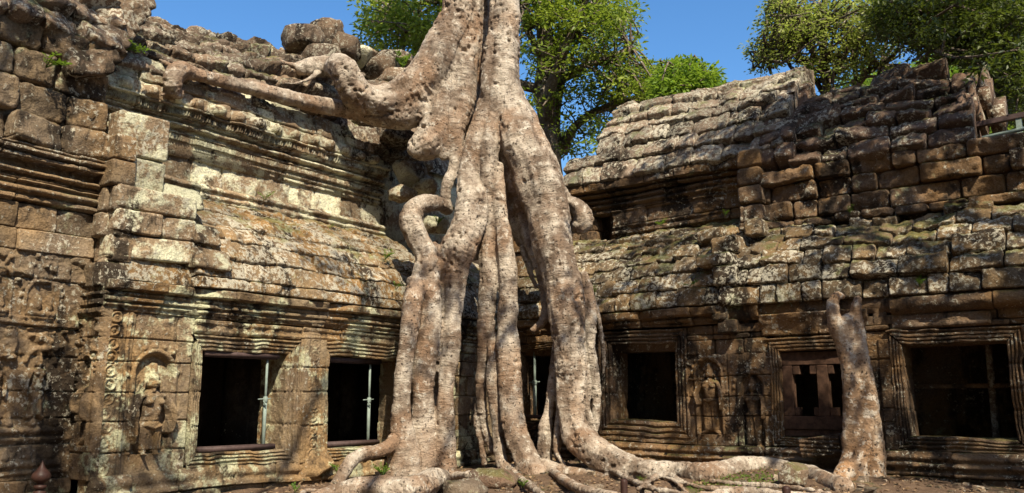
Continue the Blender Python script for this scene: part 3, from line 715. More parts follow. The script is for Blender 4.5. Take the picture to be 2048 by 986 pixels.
part(mb, 'upper_wall', M_RW, GR)
# roofs
RRP = [(-.93, 5.38), (-1.02, 5.62), (-1.2, 6.0), (-1.48, 6.42), (-1.85, 6.82), (-2.3, 7.14), (-2.6, 7.26)]
sRR = surf('R', prof=RRP); RL = sRR.length
def sk(s, t):
    lim = .85 + .55 * min(1, max(0, (t - .3) / 1.2)) if t < 1.5 else 1.15 + (t - 1.5) * .2
    return s < lim
mb = MB()
walling(mb, sRR, .7, 4.95, np.linspace(0, RL, 8), (.32, .72), seed=81, jit=.025, tiltj=.10, tilt=(0, -.18), res=.042, rough=.03, rnd=.030, gap=.004, pil=.015, tonej=.5, rotj=.02, skipf=sk)
walling(mb, sRR, 1.3, 3.2, [RL * 5 / 7 - .05, RL * 6 / 7], (.4, .7), seed=84, w=.07, rnd=.05, tilt=(0, -.15), rough=.025, depth=.3)
S, T = np.meshgrid(np.linspace(1.25, 4.9, 8), np.linspace(0, RL, 14), indexing='ij'); mb.grid(sRR(S, T, S*0 - .16))
S, T = np.meshgrid(np.linspace(.8, 2, 8), np.linspace(0, .6, 5), indexing='ij'); mb.grid(sRR(S, T, S*0 - .16))
walling(mb, surf('R', -2.55), 1.6, 4.8, [7.18, 7.30], (.25, .5), seed=82, w=.04, depth=.2, rnd=.015)
# gable end slab facing +x
sG = surf('L', 4.96)
S = np.linspace(1.55, 2.75, 30)
zt = np.interp(S, [1.55, 2.0, 2.4, 2.75], [6.5, 6.92, 7.18, 7.26]); V = np.linspace(0, 1, 16)
SS, VV = np.meshgrid(S, V, indexing='ij'); TT = zt[:, None] - .55 * (1 - VV)
q = sG(SS, TT, .02 * fbm(np.stack([SS, TT, SS*0], -1), 4, 3, 8)); mb.grid(q); q2 = q.copy(); q2[..., 0] -= .14; mb.grid(q2, flip=True)
top = np.stack([q[:, -1], q2[:, -1]], 1); mb.grid(top)
part(mb, 'sunlit_roof', M_RR, GR, 'paler upper roof slope rising beside the fig trunk')
mb = MB()
RQ = [(-.84, 5.02), (-.95, 5.25), (-1.15, 5.6), (-1.45, 6.0), (-1.82, 6.4), (-2.2, 6.72), (-2.4, 6.82)]
sRQ = surf('R', prof=RQ); QL = sRQ.length
qt = np.array([0, .33, .60, .92, 1.22, 1.52, 1.80, 2.05, QL]); qt = qt[qt <= QL]
walling(mb, sRQ, 5.02, 7.62, qt, (.36, .78), seed=83, jit=.045, tiltj=.16, tilt=(0, -.20), res=.042, rough=.03, rnd=.035, gap=.010, tonej=.5, rotj=.04, pil=.01, depth=.34,
        skipf=lambda s, t: (t > 1.75 and (s < 5.5 or s > 7.2)) or (t > 2.0 and s < 6.2))
walling(mb, sRQ, 4.50, 5.12, [.1, .45, .8, 1.15, 1.5, 1.85, 2.2], (.3, .62), seed=85, w=.14, jit=.05, rnd=.05, tiltj=.15, rotj=.05, depth=.4)
S, T = np.meshgrid(np.linspace(5.0, 7.4, 8), np.linspace(0, 1.9, 12), indexing='ij'); mb.grid(sRQ(S, T, S*0 - .2))
# broken end: thin upright slabs seen edge on
for i, (x, z, h_) in enumerate(((7.50, 5.35, .55), (7.62, 5.45, .62), (7.74, 5.5, .7))):
    mb.obox((x, 1.55 + .2 * i, z + h_ / 2), (.035, 0, .02), (0, .30, .22), (-.06, -.05, h_ * .62), .6)
mb.obox((7.70, 1.9, 5.95), (.08, 0, 0), (0, .30, .16), (0, -.05, .16), .5); mb.obox((7.86, 1.9, 5.6), (.07, 0, 0), (0, .26, .18), (0, -.05, .16), .6)
mb.box((5.0, 1.6, 4.9), (7.4, 1.9, 5.6)); mb.box((7.3, 2.4, 4.9), (7.5, 2.9, 6.4))
for i in range(3): mb.obox((8.05 + .22 * i, 2.1 + .1 * i, 5.15 - .05 * i), (.10, 0, -.05), (0, .3, .1), (.02, 0, .16), .2)
part(mb, 'broken_roof', M_RR2, GR, 'dark lower roof of displaced blocks, broken open at its far end')
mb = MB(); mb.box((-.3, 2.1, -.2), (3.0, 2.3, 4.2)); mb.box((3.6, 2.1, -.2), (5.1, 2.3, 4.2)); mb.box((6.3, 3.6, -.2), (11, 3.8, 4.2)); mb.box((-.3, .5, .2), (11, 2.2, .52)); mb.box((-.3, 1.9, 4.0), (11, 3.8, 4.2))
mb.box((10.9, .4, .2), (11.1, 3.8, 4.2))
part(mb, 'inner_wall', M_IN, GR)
for x in (3.14, 5.75, 7.50):
    mb = MB(); mb.tube([(x, 1.0, .5), (x + .03, 1.0, 2.9)], [.045, .042], 12, wob=.1); part(mb, 'inner_column', M_RR, GR)
mb = MB(); mb.box((6.5, .96, 1.60), (8.3, 1.08, 1.66), .5); part(mb, 'inner_beam', M_RW, GR)
# ---------------------------------------------------------------- strangler fig
def chain(pts):
    out = []
    for (x, y, r, sp) in pts:
        P, t = at(x, y, sp); out.append([*P, r * t / F])
    return out
def organic(parts, name, cat, label, mat, base, vox=.019, seed=0, wr=1.0, group=None):
    """parts: list of (part name, [chains], label). All chains are grown together into one skin, then cut into the parts."""
    mb = MB(); cp = []; cr = []; ca = []; cu = []; cw = []; ci = []
    for pi, (nm, chs, lb) in enumerate(parts):
        for ch in chs:
            c = catmull(ch, .06); r = np.maximum(c[:, 3], .012)
            P, rr, T, U, W = frames(c[:, :3], r)
            P = P + .12 * r[:, None] * np.stack([noise(P, 1.6, 5 + seed), noise(P, 1.6, 6 + seed), noise(P, 1.6, 7 + seed)], -1)
            a = np.linspace(0, 2 * np.pi, 20, endpoint=False)
            ring = P[:, None] + rr[:, None, None] * (U[:, None] * np.cos(a)[None, :, None] + W[:, None] * np.sin(a)[None, :, None])
            al = np.r_[0, np.cumsum(np.linalg.norm(np.diff(P, axis=0), axis=1))]
            q = np.stack([np.broadcast_to(al[:, None] * .7 + pi * 9.1, ring.shape[:2]), np.broadcast_to(np.cos(a) * 1.6, ring.shape[:2]), np.broadcast_to(np.sin(a) * 1.6, ring.shape[:2])], -1)
            ring = P[:, None] + (ring - P[:, None]) * (1 + .16 * fbm(q, 1.3, 3, 21) + .05 * noise(ring, 3, 4))[..., None]
            k, n = ring.shape[:2]; V = ring.reshape(-1, 3); idx = np.arange(k * n).reshape(k, n); nx = np.roll(idx, -1, 1)
            Q = np.stack([idx[:-1], nx[:-1], nx[1:], idx[1:]], -1).reshape(-1, 4)
            V = np.vstack([V, P[0] - T[0] * rr[0] * .6, P[-1] + T[-1] * rr[-1] * .6]); b = mb.n; mb.quads(V, Q)
            for i in range(n):
                j = (i + 1) % n; mb.tri += [(b + j, b + i, b + k*n), (b + (k-1)*n + i, b + (k-1)*n + j, b + k*n + 1)]
            cp.append(P); cr.append(rr); ca.append(al + pi * 7.3); cu.append(U); cw.append(W); ci.append(np.full(k, pi))
    tmp = mb.build('tmp', mat)
    md = tmp.modifiers.new('r', 'REMESH'); md.mode = 'VOXEL'; md.voxel_size = vox; md.use_smooth_shade = True
    ms = tmp.modifiers.new('s', 'SMOOTH'); ms.iterations = 2; ms.factor = .5
    bpy.context.view_layer.update()
    ev = tmp.evaluated_get(bpy.context.evaluated_depsgraph_get()); me = ev.to_mesh()
    nv = len(me.vertices); V = np.empty(nv * 3, np.float32); me.vertices.foreach_get('co', V); V = V.reshape(-1, 3).astype(float)
    Nn = np.empty(nv * 3, np.float32); me.vertices.foreach_get('normal', Nn); Nn = Nn.reshape(-1, 3).astype(float)
    nl = len(me.loops); Lv = np.empty(nl, np.int32); me.loops.foreach_get('vertex_index', Lv)
    npol = len(me.polygons); tot = np.empty(npol, np.int32); me.polygons.foreach_get('loop_total', tot)
    Fq = Lv.reshape(-1, 4) if (tot == 4).all() else None
    ev.to_mesh_clear(); bpy.data.objects.remove(tmp)
    if Fq is None:
        st = np.r_[0, np.cumsum(tot)[:-1]]; Fq = np.array([list(Lv[a:a+4]) if n == 4 else [Lv[a], Lv[a+1], Lv[a+2], Lv[a+2]] for a, n in zip(st, tot)])
    cp = np.vstack(cp); cr = np.concatenate(cr); ca = np.concatenate(ca); cu = np.vstack(cu); cw = np.vstack(cw); ci = np.concatenate(ci)
    near = np.empty(nv, int); cp2 = (cp**2).sum(1)
    for a in range(0, nv, 8000):
        d = ((V[a:a+8000]**2).sum(1)[:, None] + cp2[None] - 2 * V[a:a+8000] @ cp.T)
        near[a:a+8000] = np.argmin(np.sqrt(np.maximum(d, 0)) / (cr[None] + .02), 1)
    D = V - cp[near]; lu = (D * cu[near]).sum(1); lw = (D * cw[near]).sum(1)
    T = np.cross(cu[near], cw[near]); al = ca[near] + (D * T).sum(1)
    bk = np.stack([al, lu, lw], -1)
    # wrinkles across the root, pits and burls
    g = np.stack([bk[:, 0] * 1, bk[:, 1] * .22, bk[:, 2] * .22], -1)
    wrk = fbm(g, 11, 2, 5) * .010 * wr + fbm(g, 24, 2, 6) * .006 * wr
    wr2 = -np.abs(fbm(g, 16, 2, 15)) * .012 * wr
    lg = np.stack([bk[:, 0] * .25, bk[:, 1] * 1.6, bk[:, 2] * 1.6], -1)
    big = fbm(V, 1.7, 3, 8) * .045 + fbm(V, 5, 3, 9) * .022 + fbm(lg, 5, 2, 12) * .034
    pit = -np.clip(fbm(V, 15, 2, 10) - .24, 0, 1) * .14 * sm(-.2, .3, fbm(V, 1.1, 2, 44) - .0) - np.clip(fbm(V, 9, 2, 14) - .42, 0, 1) * .14
    sc_ = np.clip(cr[near] / .25, .25, 1)
    V = V + Nn * ((wrk + wr2 + big * sc_ + pit * sc_)[:, None])
    pf = ci[near[Fq[:, 0]]]
    root = empty(name, base, label, cat, group)
    for pi, (nm, chs, lb) in enumerate(parts):
        sel = Fq[pf == pi]
        if not len(sel): continue
        u, inv = np.unique(sel, return_inverse=True); sel = inv.reshape(sel.shape)
        mb = MB(); mb.v = [V[u]]; mb.n = len(u); mb.t = [np.zeros(len(u))]
        deg = sel[:, 2] == sel[:, 3]
        mb.f = [sel[~deg]]; mb.tri = [tuple(q[:3]) for q in sel[deg]]
        o = mb.build(nm, mat)
        if len(o.data.vertices) == len(u):
            at_ = o.data.attributes.new('bark', 'FLOAT_VECTOR', 'POINT'); at_.data.foreach_set('vector', bk[u].astype(np.float32).ravel())
        put(o, root)
        if lb: o['label'] = lb
    return root

Z = ('z', .42)
A1 = [(945,-420,30,14.9),(938,-200,34,14.7),(930,-60,40,14.5),(917,20,38,14.4),(900,60,40,14.3),(884,100,42,14.2),(868,140,46,14.1),(840,178,46,14.0),(802,200,40,13.95),(762,205,36,13.8),(728,196,33,13.6),(706,170,30,13.5),(690,142,27,13.5),(664,133,23,('x',-1.2)),(636,132,21,('x',-1.32)),(610,134,17,('x',-1.42)),(590,138,11,('x',-1.5))]
A2 = [(850,215,38,14.0),(805,225,34,13.95),(765,226,30,13.9),(725,223,23,13.8),(688,218,18,13.75),(640,210,17,('x',-.86)),(590,199,16,('x',-.86)),(530,184,15,('x',-.86)),(470,168,14,('x',-.88)),(420,156,13,('x',-.9)),(385,147,14,('x',-.9)),(358,142,20,('x',-.86)),(346,158,20,('x',-.82)),(350,180,17,('x',-.85)),(362,190,9,('x',-.9))]
A3 = [(885,150,40,14.2),(888,205,44,14.1),(878,248,44,14.0),(866,276,38,13.9),(846,294,32,13.82),(833,299,25,13.78),(822,303,15,13.76)]
A4 = [(948,-420,20,14.9),(945,-60,24,14.6),(940,40,25,14.4),(932,110,31,14.2),(926,165,32,14.1),(914,215,33,14.0),(905,255,26,13.9),(912,295,14,13.8),(908,335,12,13.7),(896,365,12,13.6),(891,392,11,13.6),(897,412,8,13.6)]
A5 = [(604,134,7,('x',-1.42)),(578,128,5,('x',-1.5)),(550,121,4,('x',-1.62)),(520,116,3,('x',-1.75))]
A6 = [(640,140,8,('x',-1.28)),(622,156,5,('x',-1.15)),(596,166,4,('x',-1.08)),(570,166,3,('x',-1.05))]
A7 = [(352,180,7,('x',-.86)),(338,186,5,('x',-.9)),(322,190,3,('x',-.95))]
A8 = [(362,150,9,('x',-.88)),(338,130,5,('x',-1.0)),(318,118,3,('x',-1.1))]
A4b = [(905,262,18,13.9),(893,300,13,13.8),(886,318,10,13.8)]
B1 = [(968,-420,10,15.1),(966,-60,13,14.85),(966,60,13,14.75),(968,110,12,14.65),(966,170,10,14.6),(962,210,9,14.5)]
B3 = [(930,150,26,14.6),(934,210,28,14.5),(938,260,28,14.3),(942,320,26,14.15),(960,380,28,14.0)]
B4 = [(1003,250,34,14.3),(1015,330,38,14.2),(1028,400,34,14.05),(1042,450,26,13.95),(1056,500,14,13.85),(1062,540,7,13.8)]
B2 = [(970,-420,20,15.3),(968,-60,24,15.2),(968,60,24,15.1),(970,140,24,14.9),(968,200,24,14.7),(960,260,24,14.5),(965,330,30,14.3),(975,400,26,14.2)]
C1 = [(1015,-420,30,14.9),(1012,-200,32,14.7),(1011,-60,33,14.5),(1010,20,33,14.3),(1008,80,35,14.2),(1006,130,37,14.1),(1005,175,40,14.0),(1008,215,42,13.95),(1030,255,44,13.9)]
I1 = [(1008,170,34,14.0),(1026,230,42,13.9),(1048,290,48,13.8),(1068,340,50,13.7),(1082,390,50,13.55),(1098,446,43,13.4),(1114,519,39,13.2),(1126,592,40,13.0),(1137,660,35,12.85),(1142,735,31,12.7),(1143,800,29,12.6),(1149,848,28,12.5),(1162,880,31,12.3),(1190,907,32,12.0),(1235,930,28,11.7),(1270,941,24,('z',.50)),(1310,944,22,('z',.5)),(1355,945,20,('z',.5)),(1406,950,23,('z',.5)),(1444,944,22,('z',.52)),(1482,937,22,('z',.54)),(1520,934,21,('z',.55)),(1570,940,22,('z',.52)),(1621,950,22,('z',.48)),(1655,966,22,('z',.44)),(1690,974,21,('z',.45))]
I2 = [(998,205,26,14.0),(1015,270,30,13.9),(1028,335,28,13.85),(1040,395,22,13.8),(1050,450,18,13.75),(1066,500,13,13.6),(1078,540,9,13.5),(1087,590,9,13.45),(1089,630,9,13.4),(1080,650,8,13.35),(1062,662,6,13.3)]
I3 = [(1045,495,7,13.75),(1056,530,6,13.7),(1066,560,5,13.7),(1074,575,5,13.7)]
D1 = [(990,190,26,13.95),(968,240,23,13.8),(950,285,20,13.7),(938,330,20,13.6),(936,370,24,13.5),(942,400,32,13.4),(936,446,36,13.25),(917,500,37,13.1),(910,560,31,12.95),(908,620,25,12.85),(903,680,25,12.7),(896,740,23,12.58),(890,800,21,12.5),(890,850,22,12.45),(892,900,23,12.4),(896,945,23,12.35),(900,985,24,12.35)]
H1 = [(1002,205,22,13.9),(988,245,21,13.75),(980,300,20,13.6),(978,350,17,13.5),(977,400,13,13.5),(981,450,13,13.45),(976,500,17,13.4),(978,560,19,13.3),(974,615,18,13.25),(969,665,16,13.2),(965,710,13,13.2),(962,754,12,13.15),(963,808,11,13.1),(969,855,10,13.1),(979,885,9,13.05),(985,905,8,13.0)]
H1b = [(963,770,7,13.2),(954,808,6,13.15),(953,850,6,13.1),(962,885,6,13.1),(969,930,7,13.0)]
H2 = [(992,330,15,13.6),(996,385,15,13.5),(1003,440,14,13.4),(1010,485,18,13.3),(1016,555,20,13.2),(1016,630,22,13.1),(1016,700,25,13.0),(1022,770,23,12.9),(1028,840,23,12.75),(1038,885,24,12.6),(1052,925,28,12.4),(1078,962,28,12.1),(1115,1000,28,11.7),(1150,1050,26,11.2)]
H2b = [(1058,925,15,12.4),(1088,934,17,12.3),(1127,948,17,12.1),(1178,954,17,11.9),(1216,956,16,11.7),(1248,970,15,11.5),(1280,992,12,11.2)]
H3 = [(986,640,5,13.2),(985,690,9,13.1),(986,754,14,13.0),(991,808,13,12.95),(995,850,12,12.9),(998,890,13,12.8),(1004,925,13,12.7),(1016,955,12,12.5),(1028,990,10,12.2)]
H3b = [(1004,925,7,12.7),(1025,935,7,12.5),(1036,948,5,12.4)]
DE = [(880,570,14,13.2),(880,640,15,13.1),(877,700,15,13.0),(870,780,15,12.9),(868,860,17,12.85),(870,940,19,12.7)]
EF = [(838,600,14,12.9),(834,680,14,12.72),(826,760,14,12.6),(822,840,18,12.55),(825,930,20,12.5)]
E1 = [(868,490,16,13.1),(863,530,25,13.0),(864,580,26,12.88),(864,620,26,12.8),(857,680,28,12.68),(849,740,29,12.6),(845,800,29,12.55),(845,860,30,12.5),(847,910,31,12.45),(850,955,32,12.42)]
F1 = [(897,420,12,13.6),(880,408,15,13.4),(862,405,18,13.3),(842,408,20,13.2),(826,422,23,13.15),(820,443,24,13.1),(829,466,22,13.05),(842,490,21,13.0),(852,512,23,12.95),(850,535,23,12.9),(840,558,20,12.85),(827,590,21,12.6),(821,640,20,12.48),(814,690,18,12.38),(807,740,17,12.3),(802,790,18,12.25),(800,835,21,12.25),(805,875,26,12.2),(806,915,32,12.2),(803,955,36,12.2)]
F2 = [(836,560,13,12.85),(824,563,11,12.75),(816,563,10,12.7)]
G1 = [(800,868,18,12.2),(778,893,15,12.0),(754,903,13,11.8),(725,908,14,11.6),(704,922,14,11.4),(690,943,14,11.25),(676,966,13,11.1),(655,990,12,10.9)]
G2 = [(600,992,5,('z',.42)),(612,983,6,('z',.42)),(635,982,6,('z',.42)),(660,990,6,('z',.42))]
NF = [(615,1000,12,('z',.38)),(655,990,20,('z',.40)),(700,986,27,('z',.42)),(750,983,29,('z',.44)),(800,986,29,('z',.44)),(840,978,29,('z',.46)),(866,964,26,('z',.48)),(884,955,20,('z',.48))]
J1 = [(1112,690,9,13.1),(1106,760,10,13.0),(1098,820,10,12.9),(1092,850,14,12.8),(1089,890,16,12.75),(1088,930,17,12.7)]
K1 = [(1122,760,8,12.95),(1118,830,7,12.8),(1114,880,9,12.6),(1113,915,7,12.5)]
K2 = [(1110,900,5,12.5),(1120,918,5,12.4),(1132,936,4,12.3)]
L1 = [(1166,545,8,13.2),(1176,590,13,13.2),(1181,640,14,13.15),(1182,690,11,13.1),(1188,735,10,13.05),(1193,790,10,13.0),(1192,830,9,12.95),(1190,862,8,12.9)]
L2 = [(1168,560,5,13.3),(1186,600,6,13.3),(1198,640,6,13.3),(1206,690,6,13.25),(1208,725,5,13.25),(1206,748,3,13.25)]
L3 = [(1160,740,8,12.9),(1170,800,8,12.8),(1180,840,9,12.75),(1190,870,9,12.7),(1200,890,8,12.6)]
L4 = [(1172,600,7,13.2),(1168,680,8,13.1),(1176,760,7,13.0),(1174,820,6,12.9)]
M1 = [(1098,380,20,13.7),(1122,376,11,13.8),(1134,398,12,13.8),(1152,412,17,13.8),(1164,428,21,13.8),(1164,446,21,13.8),(1150,456,16,13.8)]
P1c = [(1276,978,5,('z',.42)),(1292,968,6,('z',.44)),(1312,953,7,('z',.48)),(1337,950,7,('z',.48)),(1368,965,6,('z',.44)),(1406,975,6,('z',.42)),(1450,977,5,('z',.42)),(1500,975,4,('z',.42))]
P2c = [(1330,955,4,('z',.46)),(1350,962,5,('z',.45)),(1366,978,5,('z',.42)),(1380,994,4,('z',.38))]
P3c = [(1370,1004,10,('z',.36)),(1430,993,13,('z',.38)),(1500,985,12,('z',.4)),(1560,992,10,('z',.38)),(1620,994,10,('z',.38)),(1690,1004,10,('z',.36))]
P4c = [(1098,938,9,12.3),(1140,968,10,('z',.42)),(1190,985,11,('z',.40)),(1260,1000,11,('z',.38))]
P5c = [(1200,925,8,12.0),(1250,955,7,('z',.44)),(1300,975,8,('z',.42)),(1350,985,8,('z',.40)),(1400,1000,8,('z',.38))]
P6c = [(1020,940,7,12.5),(1050,965,8,('z',.44)),(1085,990,9,('z',.40))]
P7c = [(900,955,9,12.3),(935,950,8,('z',.48)),(975,945,8,('z',.48)),(1010,950,8,('z',.46))]
P8c = [(1420,962,7,('z',.46)),(1480,968,6,('z',.44)),(1540,972,7,('z',.44)),(1600,978,7,('z',.43)),(1660,990,8,('z',.42))]
c_ = chain
T1 = chain(A1[:1])[0]; T2 = chain(C1[:1])[0]
def up_(p, *q):
    out = [list(p)]
    for (dx, dy, z, r) in q: out.append([p[0] + dx, p[1] + dy, z, r])
    return out
UPL = [up_(T1, (-1.2, .4, 14.5, .30), (-1.5, -1, 17.5, .16), (-2, -2, 19, .07)), up_(T2, (.3, .2, 14.8, .36), (1.5, -2, 17.3, .18), (3.5, -5, 19, .07)), up_(T2, (.2, .5, 14.5, .3), (1, .5, 17.5, .16), (2, 1, 19, .07)),
       up_(T1, (-.3, -.6, 14.8, .26), (-1.5, -3, 18, .12), (-2.5, -5.5, 19.5, .06))]
fig = organic([
    ('trunk', [c_(A1[:8]), c_(C1), c_(B1), c_(B2), c_(B3), c_(B4)], None),
    ('root', [c_(A1[7:]), c_(A5), c_(A6)], 'stout arm of root bent over the left roof'),
    ('root', [c_(A2), c_(A7), c_(A8)], 'long slim root running along the left cornice'),
    ('root', [c_(A3)], 'bulbous root end hanging over the corner'),
    ('root', [c_(A4), c_(A4b)], None),
    ('root', [c_(I1)], 'longest root, down the right side and away along the ground'),
    ('root', [c_(I2), c_(I3)], None),
    ('root', [c_([(x, y, r * (1 if y < 540 else .82), d + (.03 if y > 540 else 0)) for x, y, r, d in D1])], None), ('root', [c_(H1), c_(H1b)], 'dark blotched thin root'), ('root', [c_(H2)], None), ('root', [c_(H2b)], None),
    ('root', [c_(H3), c_(H3b)], None), ('root', [c_([(x, y, r * (.88 if y < 540 else .83), d - (.05 if y > 540 else 0)) for x, y, r, d in E1]), c_(DE)], None), ('root', [c_(F1), c_(F2)], 'looped root bent like a hook at its top'),
    ('root', [c_(G1)], None), ('root', [c_(G2)], None), ('root', [c_(NF)], None), ('root', [c_(J1), c_(K1), c_(K2)], None),
    ('root', [c_(L1), c_(L2), c_(L3), c_(L4)], 'tangle of thin aerial roots'), ('root', [c_(M1)], None),
    ('root', [c_(P1c), c_(P2c)], None), ('root', [c_(P3c)], None), ('root', [c_(P4c)], None), ('root', [c_(P5c)], None), ('root', [c_(P6c)], None), ('root', [c_(P7c)], None), ('root', [c_(P8c)], None),
    ('limb', UPL[:1], None), ('limb', UPL[1:2], None), ('limb', UPL[2:3], None), ('limb', UPL[3:], None)],
    'strangler_fig', 'tree', 'giant pale strangler fig gripping the ruin with long roots', M_BK, (1.4, -1.8, .35))

S1 = [(1678,589,8,11.05),(1667,603,12,11.05),(1669,630,14,11.0),(1677,660,16,11.0),(1690,700,15,11.0),(1700,750,17,10.95),(1705,800,19,10.9),(1706,860,21,10.85),(1702,910,22,10.8),(1694,950,22,10.75),(1690,985,22,10.7)]
S1b = [(1666,598,10,11.05),(1678,590,9,11.08),(1688,594,6,11.1)]
S2 = [(1717,593,9,11.05),(1713,618,13,11.05),(1716,660,17,11.05),(1720,700,17,11.0),(1729,760,20,10.95),(1735,820,23,10.9),(1739,880,26,10.85),(1740,935,28,10.8),(1742,990,26,10.7)]
S2b = [(1695,630,12,11.04),(1703,690,15,11.02),(1715,780,17,11.0),(1722,880,18,11.0),(1720,960,20,10.95)]
S3 = [(1738,840,10,10.78),(1730,885,13,10.68),(1718,925,15,10.6),(1722,962,17,10.5),(1738,996,18,10.35)]
S4 = [(1700,930,18,10.65),(1684,955,18,10.55),(1672,985,16,10.4)]
S5 = [(1745,950,18,10.7),(1772,975,14,10.6),(1786,992,12,10.5)]
organic([('stem', [c_(S1), c_(S1b)], None), ('stem', [c_(S2), c_(S2b)], None), ('root', [c_(S3)], None), ('root', [c_(S4)], None), ('root', [c_(S5)], None)],
    'root_stump', 'tree stump', 'bare forked root stump standing upright before the timber-braced window', M_SN, (6.0, -.9, .4), vox=.018, seed=30, wr=.8)
# ---------------------------------------------------------------- loose stones
def boulder(px_, py_, spec, rx, ry, rz, mat, label, cat='stone', rot=0, seed=0, sub=28, sharp=.55, group=None, tilt=0, name='boulder'):
    P, t = at(px_, py_, spec)
    u = np.linspace(0, 2*np.pi, sub + 1); v = np.linspace(-np.pi/2, np.pi/2, sub // 2 + 4)
    U, V = np.meshgrid(u, v, indexing='ij')
    d = np.stack([np.cos(V)*np.cos(U), np.cos(V)*np.sin(U), np.sin(V)], -1)
    e = 1 / (np.abs(d) ** 3.2).sum(-1) ** (1 / 3.2)      # squarish block
    b = d * (1 + (e - 1) * sharp * 1.4)[..., None]
    nz = fbm(d * 1.2 + seed * 3.1, 1.4, 3, seed); b = b * (1 + .28 * nz)[..., None]
    # a few flat faces
    rg = np.random.default_rng(seed)
    for _ in range(7):
        n = rg.normal(size=3); n /= np.linalg.norm(n); h = rg.uniform(.70, .92)
        ex = (b @ n) - h; b = b - np.clip(ex, 0, 9)[..., None] * n * .9
    b = b * np.array([rx, ry, rz])
    cz, sz = math.cos(rot), math.sin(rot); Rm = np.array([[cz, -sz, 0], [sz, cz, 0], [0, 0, 1]])
    ct_, st_ = math.cos(tilt), math.sin(tilt); Rt = np.array([[ct_, 0, st_], [0, 1, 0], [-st_, 0, ct_]])
    b = b @ Rt.T @ Rm.T + P
    b = b + fbm(b, 9, 3, 6)[..., None] * d * .012
    mb = MB(); mb.grid(b, flip=False, tone=rg.uniform(-.4, .4)); o = mb.build(name, mat)
    # origin at the base
    return tag(o, label, cat, group)
B = boulder
B(604,84,('x',-2.3),.42,.34,.30,M_LR,'rounded dark boulder at the lower left of the pile on the left roof ridge',seed=1,rot=.5)
B(650,88,('x',-2.4),.36,.36,.44,M_LR,'tallest boulder of the pile on the left roof ridge',seed=12,rot=.9)
B(686,92,('x',-2.2),.30,.36,.30,M_LR,'boulder at the right side of the pile on the left roof ridge',seed=3,rot=.2)
B(640,122,('x',-2.1),.5,.4,.22,M_LR,'flat dark block wedged beneath the boulders on the left roof ridge',seed=4)
B(722,118,('x',-2.2),.34,.34,.22,M_LU,'pale lichened block between the ridge boulders and the fig trunk',seed=5,rot=.3)
B(762,140,('x',-2.0),.32,.36,.30,M_LR,'squared dark block above the bend of the fig root',seed=6,rot=.4,name='stone_block')
B(790,122,('x',-2.2),.36,.3,.16,M_LR,'long flat stone lying just left of the grass tuft by the fig trunk',seed=8,rot=.4,name='stone_block')
B(800,168,('x',-1.8),.5,.5,.26,M_LR,'low grey stone in the crook of the bent fig root',seed=9)
B(820,352,('x',-.75),.20,.34,.26,M_LU,'broken lichened block standing left of the hanging bulbous root',seed=10,name='stone_block',sharp=.8)
B(845,372,('x',-.65),.24,.24,.17,M_LU,'rounded green-tinged block just above the hooked root',seed=11,name='stone_block')
B(806,386,('x',-.60),.24,.22,.15,M_LU,'small pale block left of the hooked root top',seed=13,name='stone_block')
B(872,448,('x',-.2),.20,.20,.20,M_LU,'mossy green stone held inside the hooked root',seed=14)
B(800,275,('x',-.85),.30,.42,.18,M_LR,'carved block with curved grooves under the bulging root',seed=15,name='stone_block')
B(925,976,('z',.42),.28,.22,.11,M_RK,'pale grey angular rock on the ground below the middle roots',seed=16,rot=.5,name='rock')
B(990,962,('z',.44),.34,.24,.15,M_RR2,'dark brown rock between the middle roots at the bottom edge',seed=17,rot=.2,name='rock')
B(1590,950,('z',.56),.17,.14,.15,M_LR,'squared ochre stone sitting on the long ground root',seed=18,sharp=.9,name='stone_block')
B(822,958,('z',.40),.08,.06,.05,M_LV,'small tilted stone among weeds at the foot of the left roots',seed=19,name='rock')
B(795,962,('z',.40),.07,.05,.03,M_LU,'small pale pebble-like stone left of the tilted one by the weeds',seed=20,name='rock')
# carved fallen block leaning under the timbered window
mb = MB(); c0, t0 = at(1638, 893, ('y', -.42))
sF = surf('R', .42)
block(mb, sF, c0[0] - .27, c0[0] + .27, c0[2] - .13, c0[2] + .13, w=0, depth=.26, rnd=.015, rot=.16, res=.02, tres=.010, tone=.6,
      mould=moulding([(c0[2] - .13 + i * .055, c0[2] - .13 + i * .055 + .035, .022) for i in range(5)], .2))
tag(mb.build('fallen_block', M_RW), 'fallen block with parallel grooves, tilted beneath the timber-braced window', 'stone block')
# leaning pale slab at the base of the pier between the left windows
mb = MB(); 
block(mb, surf('L', .08), -4.50, -3.98, .46, .84, w=.02, depth=.2, rnd=.05, rot=.45, tone=.1, tilt=(0, -.35), rough=.03, chip=1.5); tag(mb.build('leaning_slab', M_LW), 'lichened slab leaning at the base of the pier between the left windows', 'stone slab')

